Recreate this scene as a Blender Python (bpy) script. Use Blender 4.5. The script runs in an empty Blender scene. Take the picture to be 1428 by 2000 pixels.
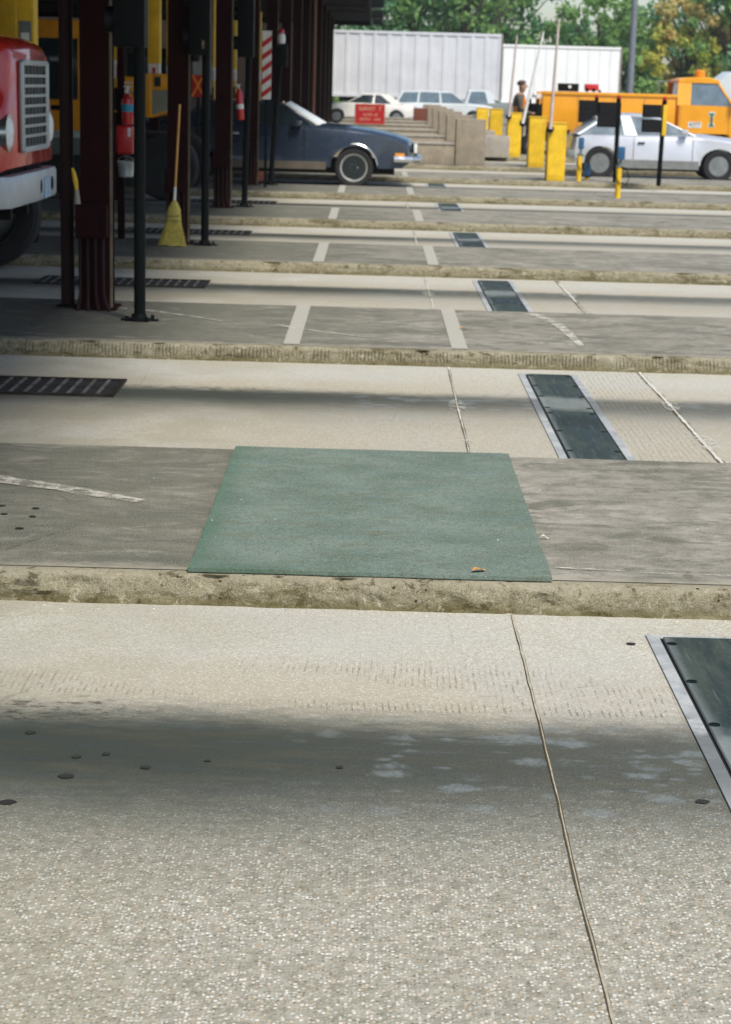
import bpy, bmesh, math, random
from mathutils import Vector, Matrix, noise
R = math.radians
scn = bpy.context.scene
col = scn.collection
random.seed(7)

# ------------------------------------------------------------------ camera
F = 3600.0; CAMH = 1.75
_d1 = Vector((21/F, 837/F, -1)).normalized()
_up = Vector((1, -0.028, 0)).cross(_d1).normalized()
_d2 = _d1.cross(_up).normalized()
CM = Matrix((_d2, _d1, _up))            # rows: world axes in camera space -> cam->world
cam = bpy.data.cameras.new('camera')
cam.sensor_fit = 'VERTICAL'; cam.sensor_height = 36; cam.sensor_width = 36
cam.lens = F/2000*36
cam.clip_start = 0.1; cam.clip_end = 3000
cam.dof.use_dof = True; cam.dof.focus_distance = 5.2; cam.dof.aperture_fstop = 7.6
co = bpy.data.objects.new('camera', cam); col.objects.link(co)
co.matrix_world = Matrix.Translation((0, 0, CAMH)) @ CM.to_4x4()
scn.camera = co

def ray(px, py):
    return CM @ Vector(((px-714)/F, -(py-1000)/F, -1))
def at(px, py, z=0.0):                   # point of plane z seen at photo pixel
    r = ray(px, py); t = (z-CAMH)/r.z
    return Vector((r.x*t, r.y*t, z))
def aty(px, py, Y):                      # point at depth Y seen at photo pixel
    r = ray(px, py); t = Y/r.y
    return Vector((r.x*t, Y, CAMH+r.z*t))

# ------------------------------------------------------------------ light
SUN_EL, SUN_AZ = R(57), R(150)
w = bpy.data.worlds.new('World'); scn.world = w; w.use_nodes = True
nt = w.node_tree; bg = nt.nodes['Background']
sky = nt.nodes.new('ShaderNodeTexSky'); sky.sky_type = 'NISHITA'; sky.sun_disc = False
sky.sun_elevation = SUN_EL; sky.sun_rotation = SUN_AZ
sky.air_density = 1.0; sky.dust_density = 1.4; sky.ozone_density = 1.0
nt.links.new(sky.outputs[0], bg.inputs[0]); bg.inputs[1].default_value = 0.082
sl = bpy.data.lights.new('sun', 'SUN'); sl.energy = 2.25; sl.angle = R(14); sl.color = (1, .955, .87)
so = bpy.data.objects.new('sun', sl); col.objects.link(so)
sd = Vector((math.sin(SUN_AZ)*math.cos(SUN_EL), math.cos(SUN_AZ)*math.cos(SUN_EL), math.sin(SUN_EL)))
so.rotation_euler = sd.to_track_quat('Z', 'Y').to_euler(); so.location = sd*50
vs = scn.view_settings
scn.display_settings.display_device = 'sRGB'
vs.view_transform = 'Standard'; vs.look = 'None'; vs.exposure = 0.95; vs.gamma = 1; vs.use_curve_mapping = False

# ------------------------------------------------------------------ material helpers
class N:
    def __init__(s, name):
        s.m = bpy.data.materials.new(name); s.m.use_nodes = True
        s.t = s.m.node_tree; s.b = s.t.nodes['Principled BSDF']
        s.out = s.t.nodes['Material Output']
    def n(s, typ, **k):
        a = s.t.nodes.new(typ)
        for q, v in k.items(): setattr(a, q, v)
        return a
    def l(s, a, b): s.t.links.new(a, b)
    def put(s, sock, v):
        if hasattr(v, 'is_output'): s.l(v, sock)
        elif isinstance(v, (tuple, list)) and len(v) == 3 and sock.type == 'RGBA': sock.default_value = (*v, 1)
        else: sock.default_value = v
    def math(s, op, a, b=0.0, c=0.0, clamp=False):
        m = s.n('ShaderNodeMath', operation=op, use_clamp=clamp)
        for i, v in enumerate((a, b, c)): s.put(m.inputs[i], v)
        return m.outputs[0]
    def mul(s, a, b): return s.math('MULTIPLY', a, b)
    def add(s, a, b): return s.math('ADD', a, b)
    def ss(s, v, a, b, lo=0.0, hi=1.0):   # smoothstep
        m = s.n('ShaderNodeMapRange', interpolation_type='SMOOTHSTEP')
        s.put(m.inputs[0], v); m.inputs[1].default_value = a; m.inputs[2].default_value = b
        m.inputs[3].default_value = lo; m.inputs[4].default_value = hi
        return m.outputs[0]
    def band(s, v, a, b, c, d): return s.mul(s.ss(v, a, b), s.ss(v, c, d, 1, 0))
    def mix(s, f, a, b, blend='MIX'):
        m = s.n('ShaderNodeMix', data_type='RGBA', blend_type=blend)
        s.put(m.inputs[0], f); s.put(m.inputs[6], a); s.put(m.inputs[7], b)
        return m.outputs[2]
    def pos(s, world=False):
        if world:
            g = s.n('ShaderNodeNewGeometry').outputs['Position']
        else: g = s.n('ShaderNodeTexCoord').outputs['Object']
        return g
    def xyz(s, v):
        p = s.n('ShaderNodeSeparateXYZ'); s.l(v, p.inputs[0]); return p.outputs
    def sc(s, v, x, y, z, off=(0, 0, 0)):
        m = s.n('ShaderNodeMapping'); s.l(v, m.inputs[0]); m.inputs[3].default_value = (x, y, z); m.inputs[1].default_value = off
        return m.outputs[0]
    def noise(s, v, scale, det=3, rough=.55, dist=0):
        q = s.n('ShaderNodeTexNoise'); s.l(v, q.inputs['Vector'])
        q.inputs['Scale'].default_value = scale; q.inputs['Detail'].default_value = det
        q.inputs['Roughness'].default_value = rough; q.inputs['Distortion'].default_value = dist
        return q.outputs[0]
    def vor(s, v, scale, feat='F1', rnd=1):
        q = s.n('ShaderNodeTexVoronoi', feature=feat); s.l(v, q.inputs['Vector'])
        q.inputs['Scale'].default_value = scale; q.inputs['Randomness'].default_value = rnd
        return q.outputs
    def bump(s, h, strength=.3, dist=.01):
        b = s.n('ShaderNodeBump'); s.put(b.inputs['Height'], h)
        b.inputs['Strength'].default_value = strength; b.inputs['Distance'].default_value = dist
        s.l(b.outputs[0], s.b.inputs['Normal'])
    def fin(s, c, rough=.8, metal=0.0, spec=None):
        s.put(s.b.inputs['Base Color'], c); s.put(s.b.inputs['Roughness'], rough); s.put(s.b.inputs['Metallic'], metal)
        if spec is not None: s.b.inputs['Specular IOR Level'].default_value = spec
        return s.m

MATS = {}
def pm(name, c, rough=.5, metal=0.0, var=.18, sc=6.0, coat=0.0, spec=None, bump=0.0, emit=0):
    """painted / plain surface with dirt variation"""
    if name in MATS: return MATS[name]
    s = N(name); p = s.pos()
    a = s.noise(p, sc, 5, .6); b = s.noise(s.sc(p, 1, 1, .25), sc*5, 3)
    f = s.ss(s.add(s.mul(a, .65), s.mul(b, .35)), .32, .68)
    dk = tuple(v*(1-var) for v in c); lt = tuple(min(1, v*(1+var*.6)) for v in c)
    cc = s.mix(f, dk, lt)
    r = s.ss(a, .3, .7, max(0, rough-.08), min(1, rough+.1))
    if bump: s.bump(b, bump, .01)
    if coat: s.b.inputs['Coat Weight'].default_value = coat; s.b.inputs['Coat Roughness'].default_value = .08
    if emit:
        s.b.inputs['Emission Color'].default_value = (*c, 1); s.b.inputs['Emission Strength'].default_value = emit
    MATS[name] = s.fin(cc, r, metal, spec); return MATS[name]

P = 5.62; K0 = .42; IDEP = 2.25; KH = .10      # island period, first kerb front, island depth, kerb height

def lane_material():
    s = N('lane_concrete'); p = s.pos(True); x, y, z = s.xyz(p)
    u = s.math('FLOORED_MODULO', s.add(y, -(K0+IDEP)), P)        # 0..3.33 across a lane
    u = s.add(u, .03)
    wob = s.noise(s.sc(p, .8, 1, 1), 1.6, 4, .6)
    wob2 = s.noise(s.sc(p, 1, 2.5, 1), 9, 4, .65)
    ud = s.add(u, s.add(s.mul(s.add(wob, -.5), .14), s.mul(s.add(wob2, -.5), .20)))
    # aggregate
    wpv = s.noise(p, 60, 1)
    v = s.vor(p, 118); cellc = s.xyz(v[1])
    stone = s.ss(v[0], .38, .62, 1, 0)
    near = s.mul(s.ss(ud, 1.3, 2.6, 1, .14), s.ss(y, 5.6, 7.5, 1, .30))                            # exposed aggregate in the nearer half
    fine = s.noise(p, 260, 2, .7); mid = s.noise(p, 24, 4, .7); big = s.noise(p, 1.1, 4, .6)
    light = s.mix(s.ss(big, .3, .7), (.46, .445, .365), (.55, .545, .485))
    light = s.mix(s.ss(mid, .35, .75, 0, .3), light, (.40, .35, .27))
    worn = s.mix(s.ss(mid, .3, .7), (.23, .222, .175), (.40, .385, .32))
    stc = s.mix(s.ss(cellc[0], .15, 1.0), (.15, .14, .10), (.72, .70, .63))
    stc = s.mix(s.math('GREATER_THAN', cellc[1], .8), stc, (.42, .32, .21))
    nearc = s.mix(s.mul(stone, s.ss(cellc[2], .02, .30)), worn, stc)
    cellv = s.ss(cellc[0], .05, .95, 0, 1)
    light = s.mix(s.mul(stone, .55), light, s.mix(cellv, (.25, .235, .18), (.68, .675, .62)))
    pit = s.noise(p, 150, 3, .75)
    light = s.mix(s.ss(pit, .54, .66, 0, .85), light, (.20, .165, .105))
    light = s.mix(s.mul(s.ss(ud, 3.0, 2.45), s.ss(mid, .3, .6, .3, .75)), light, (.40, .35, .26))
    light = s.mix(s.mul(s.ss(big, .42, .62), .35), light, (.40, .395, .37))
    c = s.mix(near, light, nearc)
    c = s.mix(s.mul(s.ss(near, .1, .2), 0.0), c, c)
    c = s.mix(s.mul(stone, s.ss(cellc[2], .55, .8, 0, .28)), c, (.66, .62, .54))
    c = s.mix(s.ss(fine, .35, .75, 0, .25), c, (.24, .21, .16))
    # brownish film where cars wait at left, with canopy darkness painted in
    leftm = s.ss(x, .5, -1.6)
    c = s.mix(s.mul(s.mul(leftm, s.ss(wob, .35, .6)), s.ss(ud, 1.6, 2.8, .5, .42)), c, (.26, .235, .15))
    # oil stripe
    core = s.band(ud, 1.36, 1.95, 2.12, 2.42); halo = s.band(ud, .95, 1.85, 2.15, 2.50)
    far = s.ss(y, 6.5, 9.0)                                       # narrower stripe in the farther lanes
    core2 = s.band(ud, 1.50, 2.08, 2.18, 2.42)
    corem = s.mix(far, core, core2)
    fray = s.noise(s.sc(p, .35, 2.2, 1), 7, 6, .7)
    st = s.math('MULTIPLY', s.xyz(corem)[0], s.ss(fray, .2, .55, .75, 1.0))
    oil = s.mix(s.ss(fray, .35, .65), (.024, .034, .032), (.052, .055, .040))
    c = s.mix(s.mul(s.mul(halo, s.ss(y, 5.6, 8, 1, .55)), s.ss(x, 1.5, -1.4, .45, .80)), c, (.085, .098, .086))
    c = s.mix(s.mul(st, s.ss(x, 1.6, -1.0, .74, .97)), c, oil)
    # dark brown blotches along the far edge of the stripe, left
    bl = s.mul(s.band(ud, 2.2, 2.27, 2.34, 2.46), s.mul(s.ss(x, -.4, -.75), s.ss(s.noise(s.sc(p, .5, 1, 1), 26, 5, .8), .5, .6)))
    c = s.mix(s.mul(bl, .8), c, (.035, .028, .018))
    # pale dried water blots
    wv = s.vor(s.sc(p, .6, 1.0, 1), 10.5); wn = s.noise(p, 26, 5, .7)
    blot = s.ss(s.add(wv[0], s.mul(wn, .75)), .52, .80, 1, 0)
    sel = s.math('GREATER_THAN', s.xyz(wv[1])[0], .42)
    sheet = s.ss(s.noise(s.sc(p, .35, 1.3, 1), 5, 5, .7), .53, .61)
    zone = s.mul(s.band(u, 1.5, 1.7, 2.2, 2.36), s.ss(x, -.35, .15))
    edge = s.mul(s.band(u, 2.06, 2.12, 2.24, 2.31), s.mul(sheet, s.ss(x, .05, .35)))
    wv2 = s.vor(s.sc(p, .6, 1.1, 1, (.3, .1, 0)), 21); blot2 = s.mul(s.ss(s.add(wv2[0], s.mul(wn, .7)), .46, .76, 1, 0), s.math('GREATER_THAN', s.xyz(wv2[1])[1], .6))
    wm = s.math('MAXIMUM', s.mul(s.math('MAXIMUM', s.mul(blot, sel), s.mul(blot2, .7)), zone), edge)
    wm = s.math('MULTIPLY', wm, s.ss(y, 12, 18, .55, .3))
    wm = s.mul(wm, s.ss(s.noise(p, 30, 5, .8), .30, .62, .25, .95)); c = s.mix(wm, c, (.22, .26, .27))
    # transverse grooves
    gx = s.math('SINE', s.mul(s.add(x, s.mul(s.noise(s.sc(p, .3, .6, 1), 3, 1), .05)), 2*math.pi/.0185))
    gn = s.noise(s.sc(p, 1, .35, 1), 40, 3, .7)
    gb = s.ss(s.noise(s.sc(p, .25, .8, 1), 4, 2), .42, .58)
    gz = s.math('MAXIMUM', s.mul(s.band(u, 2.36, 2.39, 2.43, 2.47), s.mul(s.ss(x, -.7, .1), 1.0)), s.mul(s.band(u, 2.4, 2.5, 2.7, 2.95), s.mul(gb, .75)))
    gz = s.math('MAXIMUM', gz, s.mul(s.band(u, .25, .5, 1.1, 1.45), s.mul(gb, .25)))
    ln = s.mul(s.math('GREATER_THAN', u, 1.235), s.math('LESS_THAN', u, 1.25))
    gz = s.math('MAXIMUM', gz, s.mul(s.band(s.add(u, s.mul(s.add(wob, -.5), .05)), 1.245, 1.256, 1.262, 1.275), s.mul(s.ss(x, -.3, -.1), s.math('LESS_THAN', y, 5))))
    gm = s.mul(s.mul(s.mul(gz, s.ss(y, 5.8, 7.5, 1, .4)), s.ss(gx, .1, .8)), s.ss(gn, .42, .66))
    c = s.mix(s.mul(gm, .62), c, (.16, .115, .06))
    # saw-cut panel right of the treadles in the farther lanes
    pan = s.mul(s.band(x, 1.31, 1.33, 1.70, 1.73), s.mul(s.math('GREATER_THAN', y, 6.5), s.math('LESS_THAN', y, 12)))
    g2 = s.math('SINE', s.mul(s.add(x, s.mul(s.noise(s.sc(p, 1, .5, 1), 6, 2), .03)), 2*math.pi/.030))
    c = s.mix(s.mul(s.mul(pan, s.ss(g2, .2, .9)), s.mul(s.ss(gn, .35, .6), .5)), c, (.22, .20, .165))
    # hairline cracks
    cr = s.vor(s.sc(p, 1, 1, 1), 1.3, 'DISTANCE_TO_EDGE')
    crk = s.mul(s.ss(s.add(cr[0], s.mul(s.add(wn, -.5), .03)), .0, .004, 1, 0), s.ss(big, .52, .6))
    c = s.mix(s.mul(crk, .35), c, (.12, .1, .07))
    h = s.add(s.mul(s.mul(stone, near), .9), s.add(s.mul(fine, .35), s.mul(gm, -1.6)))
    s.bump(h, .55, .003)
    rgh = s.math('SUBTRACT', .92, s.mul(st, .12))
    return s.fin(c, rgh, 0, .18)

def island_material():
    s = N('island_concrete'); p = s.pos(True); x, y, z = s.xyz(p)
    a = s.noise(s.sc(p, .7, 1.1, 1), 1.7, 6, .65); b = s.noise(s.sc(p, .75, 1.1, 1), 9, 6, .72)
    g = s.noise(p, 150, 3, .7); m = s.noise(s.sc(p, .7, 1.4, 1), 3.3, 6, .72, .6)
    c = s.mix(s.ss(a, .32, .62), (.205, .195, .155), (.35, .325, .275))
    c = s.mix(s.ss(b, .38, .62, 0, .75), c, (.15, .14, .11))
    b3 = s.noise(s.sc(p, .8, 1.1, 1), 34, 5, .78); c = s.mix(s.ss(b3, .52, .66, 0, .45), c, (.40, .36, .29)); c = s.mix(s.ss(b3, .46, .34, 0, .5), c, (.10, .095, .07))
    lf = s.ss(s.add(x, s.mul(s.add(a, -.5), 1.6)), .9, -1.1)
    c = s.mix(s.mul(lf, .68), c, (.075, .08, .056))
    vl = s.ss(s.add(x, s.mul(s.add(m, -.5), 1.2)), -.9, -2.2); c = s.mix(s.mul(s.mul(vl, s.math('GREATER_THAN', y, 9)), .75), c, (.03, .033, .024))  # canopy and truck shade painted on the left of the farther islands
    c = s.mix(s.ss(m, .50, .60, 0, .7), c, (.095, .097, .074)); m2 = s.noise(s.sc(p, .6, 1.3, 1, (4, 2, 0)), 5, 7, .75, .8); c = s.mix(s.ss(m2, .54, .66, 0, .6), c, (.075, .077, .055)); c = s.mix(s.ss(m2, .45, .34, 0, .4), c, (.36, .345, .285))
    c = s.mix(s.mul(s.ss(m, .42, .34), .5), c, (.31, .28, .22))
    c = s.mix(s.ss(g, .45, .75, 0, .6), c, (.42, .40, .33))
    c = s.mix(s.ss(g, .48, .28, 0, .55), c, (.06, .06, .045))
    u = s.math('FLOORED_MODULO', s.add(y, -K0), P)
    st = s.mul(s.band(s.add(u, s.mul(s.add(b, -.5), .12)), .08, .14, .36, .5), s.ss(s.noise(s.sc(p, .25, 1, 1), 3, 3), .45, .6))
    c = s.mix(s.mul(st, .5), c, (.10, .10, .085))
    rim = s.band(s.add(u, s.mul(s.add(b, -.5), .25)), -.2, -.1, .10, .20)
    c = s.mix(s.mul(rim, .65), c, (.34, .315, .245))
    sp = s.vor(p, 13)
    spots = s.mul(s.ss(s.add(sp[0], s.mul(g, .1)), .13, .17, 1, 0), s.math('GREATER_THAN', s.xyz(sp[1])[1], .82))
    c = s.mix(s.mul(spots, .6), c, (.06, .05, .035))
    cr = s.vor(s.sc(p, .6, 1, 1, (.3, .2, 0)), 1.1, 'DISTANCE_TO_EDGE')
    crk = s.mul(s.ss(s.add(cr[0], s.mul(s.add(b, -.5), .05)), .0, .006, 1, 0), s.ss(a, .5, .58))
    c = s.mix(s.mul(crk, .55), c, (.05, .045, .03))
    s.bump(s.add(s.mul(g, .5), s.mul(b, .6)), .35, .004)
    return s.fin(c, s.ss(m, .3, .7, .8, .95), 0, .2)

def kerb_material(teeth=0.0):
    s = N('kerb_stone'); p = s.pos(True); x, y, z = s.xyz(p)
    a = s.noise(s.sc(p, .5, 1, 1.6), 3, 6, .7); b = s.noise(p, 38, 5, .75); g = s.noise(p, 190, 3, .7)
    c = s.mix(s.ss(a, .3, .7), (.155, .135, .078), (.26, .235, .155))
    c = s.mix(s.ss(b, .52, .68, 0, .8), c, (.36, .325, .24))
    c = s.mix(s.ss(b, .44, .30, 0, .8), c, (.055, .048, .024))
    c = s.mix(s.ss(g, .45, .72, 0, .6), c, (.46, .42, .33)); c = s.mix(s.ss(g, .46, .3, 0, .6), c, (.05, .042, .02))
    # paler top edge, darker olive low face
    zz = s.add(z, s.mul(s.add(b, -.5), .05))
    c = s.mix(s.ss(zz, .07, .10, 0, .55), c, (.33, .30, .22))
    c = s.mix(s.ss(zz, .045, .0, 0, .6), c, (.12, .098, .03))
    k1 = s.noise(s.sc(p, .8, 1, 1.2), 15, 6, .8, .5)
    k2 = s.noise(s.sc(p, .45, 1, 1.5, (2, 0, 0)), 6, 6, .75, .7); c = s.mix(s.ss(k2, .53, .63, 0, .65), c, (.085, .07, .026)); c = s.mix(s.ss(k2, .45, .36, 0, .4), c, (.32, .295, .22))
    c = s.mix(s.ss(k1, .55, .62, 0, .8), c, (.065, .054, .022))
    c = s.mix(s.ss(k1, .43, .36, 0, .8), c, (.42, .385, .29))
    pit = s.vor(s.sc(p, 1, 1, 1.3), 27); c = s.mix(s.mul(s.ss(s.add(pit[0], s.mul(b, .3)), .28, .34, 1, 0), s.math('GREATER_THAN', s.xyz(pit[1])[0], .86)), c, (.04, .035, .02))
    h = s.add(s.add(b, s.mul(k1, -.7)), s.mul(g, .4))
    if teeth:
        t = s.ss(s.math('SINE', s.mul(s.add(x, s.mul(s.noise(p, 14, 2), .02)), 2*math.pi/.023)), .0, .8)
        tm = s.mul(s.mul(t, s.band(zz, .015, .03, .075, .095)), s.ss(s.noise(s.sc(p, 1, 1, .3), 9, 5, .75), .42, .56))
        c = s.mix(s.mul(tm, .75*teeth), c, (.045, .040, .018)); h = s.add(h, s.mul(tm, -1.5*teeth))
    s.bump(h, .8, .008)
    return s.fin(c, .95, 0, .15)

def asphalt_material():
    s = N('asphalt'); p = s.pos(True); a = s.noise(s.sc(p, .3, 1, 1), .5, 5); g = s.noise(p, 40, 3, .7)
    c = s.mix(s.ss(a, .3, .7), (.15, .14, .12), (.24, .225, .20)); c = s.mix(s.ss(g, .3, .7, 0, .3), c, (.30, .28, .25))
    s.bump(g, .3, .01); return s.fin(c, .9, 0, .2)
def grass_material():
    s = N('grass'); p = s.pos(True); a = s.noise(p, .4, 5); g = s.noise(p, 9, 4, .8)
    c = s.mix(s.ss(a, .3, .7), (.05, .10, .018), (.10, .15, .035)); c = s.mix(s.ss(g, .4, .7, 0, .5), c, (.16, .19, .06))
    s.bump(g, .8, .05); return s.fin(c, .95)
def leaf_material(name, a, b, c3):
    s = N(name); p = s.pos(); q = s.noise(p, .9, 3, .6); g = s.noise(p, 5.5, 2, .7)
    c = s.mix(s.ss(q, .36, .64), a, b); c = s.mix(s.ss(g, .5, .68, 0, .75), c, c3)
    s.b.inputs['Subsurface Weight'].default_value = 0
    tr = s.n('ShaderNodeBsdfTranslucent'); s.l(c, tr.inputs[0])
    mx = s.n('ShaderNodeMixShader'); mx.inputs[0].default_value = .5
    s.fin(c, .6); s.l(s.b.outputs[0], mx.inputs[1]); s.l(tr.outputs[0], mx.inputs[2]); s.l(mx.outputs[0], s.out.inputs[0])
    return s.m
def worn_paint(name, c, cover=.5, sc=18.0):
    s = N(name); p = s.pos(True); a = s.noise(p, sc, 6, .75); b = s.noise(p, 170, 2, .7)
    s.fin(s.mix(s.ss(b, .3, .7), tuple(v*.8 for v in c), c), .8)
    tr = s.n('ShaderNodeBsdfTransparent'); mx = s.n('ShaderNodeMixShader')
    f = s.ss(s.add(s.mul(a, .75), s.mul(b, .25)), cover-.1, cover+.08, 0, .92)
    s.l(f, mx.inputs[0]); s.l(tr.outputs[0], mx.inputs[1]); s.l(s.b.outputs[0], mx.inputs[2]); s.l(mx.outputs[0], s.out.inputs[0])
    return s.m
def mat_rubber():
    s = N('green_mat'); p = s.pos(True)
    g = s.noise(p, 210, 2, .8); f = s.noise(p, 80, 4, .8); a = s.noise(s.sc(p, .8, 1.1, 1), 3.2, 6, .7); d = s.noise(s.sc(p, .7, 1.3, 1), 8, 6, .75)
    c = s.mix(s.ss(a, .32, .66), (.105, .148, .115), (.18, .228, .19))
    c = s.mix(s.ss(d, .52, .62, 0, .7), c, (.13, .145, .108))
    c = s.mix(s.ss(d, .46, .36, 0, .6), c, (.125, .195, .20))
    c = s.mix(s.ss(f, .48, .64, 0, .65), c, (.060, .085, .06))
    c = s.mix(s.ss(g, .52, .70, 0, .8), c, (.30, .34, .28))
    c = s.mix(s.ss(g, .45, .25, 0, .6), c, (.035, .065, .045))
    x, y, z = s.xyz(p)
    e = s.math('MAXIMUM', s.ss(x, -.46, -.62), s.mul(s.ss(y, 6.25, 6.05), s.ss(x, .2, -.5)))
    c = s.mix(s.mul(e, .45), c, (.035, .11, .065))
    sp = s.vor(p, 26); c = s.mix(s.mul(s.ss(sp[0], .07, .1, 1, 0), s.math('GREATER_THAN', s.xyz(sp[1])[0], .9)), c, (.45, .42, .32))
    s.bump(s.add(g, s.mul(f, .6)), .5, .003); return s.fin(c, .95, 0, .2)
def frame_material():
    s = N('treadle_frame'); p = s.pos(True); x, y, z = s.xyz(p)
    a = s.noise(p, 9, 5, .7); g = s.noise(p, 120, 3, .7)
    c = s.mix(s.ss(a, .35, .65), (.32, .34, .34), (.47, .48, .47)); c = s.mix(s.ss(g, .5, .7, 0, .4), c, (.25, .25, .23))
    u = s.math('FLOORED_MODULO', s.add(y, -(K0+IDEP)), P); ud = s.add(u, s.mul(s.add(a, -.5), .4))
    c = s.mix(s.mul(s.band(ud, 1.5, 1.9, 2.15, 2.35), .75), c, (.09, .10, .095))
    c = s.mix(s.ss(s.noise(p, 22, 4, .7), .58, .68, 0, .6), c, (.16, .12, .08))
    return s.fin(c, .6, .1, .3)
def treadle_material():
    s = N('treadle_rubber'); p = s.pos(True); x, y, z = s.xyz(p)
    a = s.noise(s.sc(p, 2.2, .5, 1), 5, 5, .65); b = s.noise(p, 2.3, 4, .6); g = s.noise(p, 120, 3, .7)
    c = s.mix(s.ss(a, .35, .65), (.016, .026, .020), (.048, .062, .050))
    u = s.math('FLOORED_MODULO', s.add(y, -(K0+IDEP)), P); ud = s.add(u, s.mul(s.add(b, -.5), .5))
    c = s.mix(s.mul(s.band(ud, 1.75, 1.95, 2.15, 2.3), .6), c, (.26, .28, .26))
    c = s.mix(s.mul(s.band(ud, 1.15, 1.4, 1.55, 1.75), .75), c, (.016, .022, .02))
    sk = s.noise(s.sc(p, 9, .35, 1), 7, 5, .75); c = s.mix(s.ss(sk, .55, .72, 0, .5), c, (.17, .20, .20)); c = s.mix(s.ss(sk, .45, .3, 0, .5), c, (.012, .02, .018))
    xl = s.add(x, s.mul(s.add(a, -.5), .06))
    c = s.mix(s.ss(xl, 1.03, .985, 0, .5), c, (.22, .25, .24))
    c = s.mix(s.ss(g, .5, .75, 0, .25), c, (.2, .22, .21))
    s.bump(s.add(g, a), .15, .003); return s.fin(c, s.ss(a, .3, .7, .45, .75), .0, .22)

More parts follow.
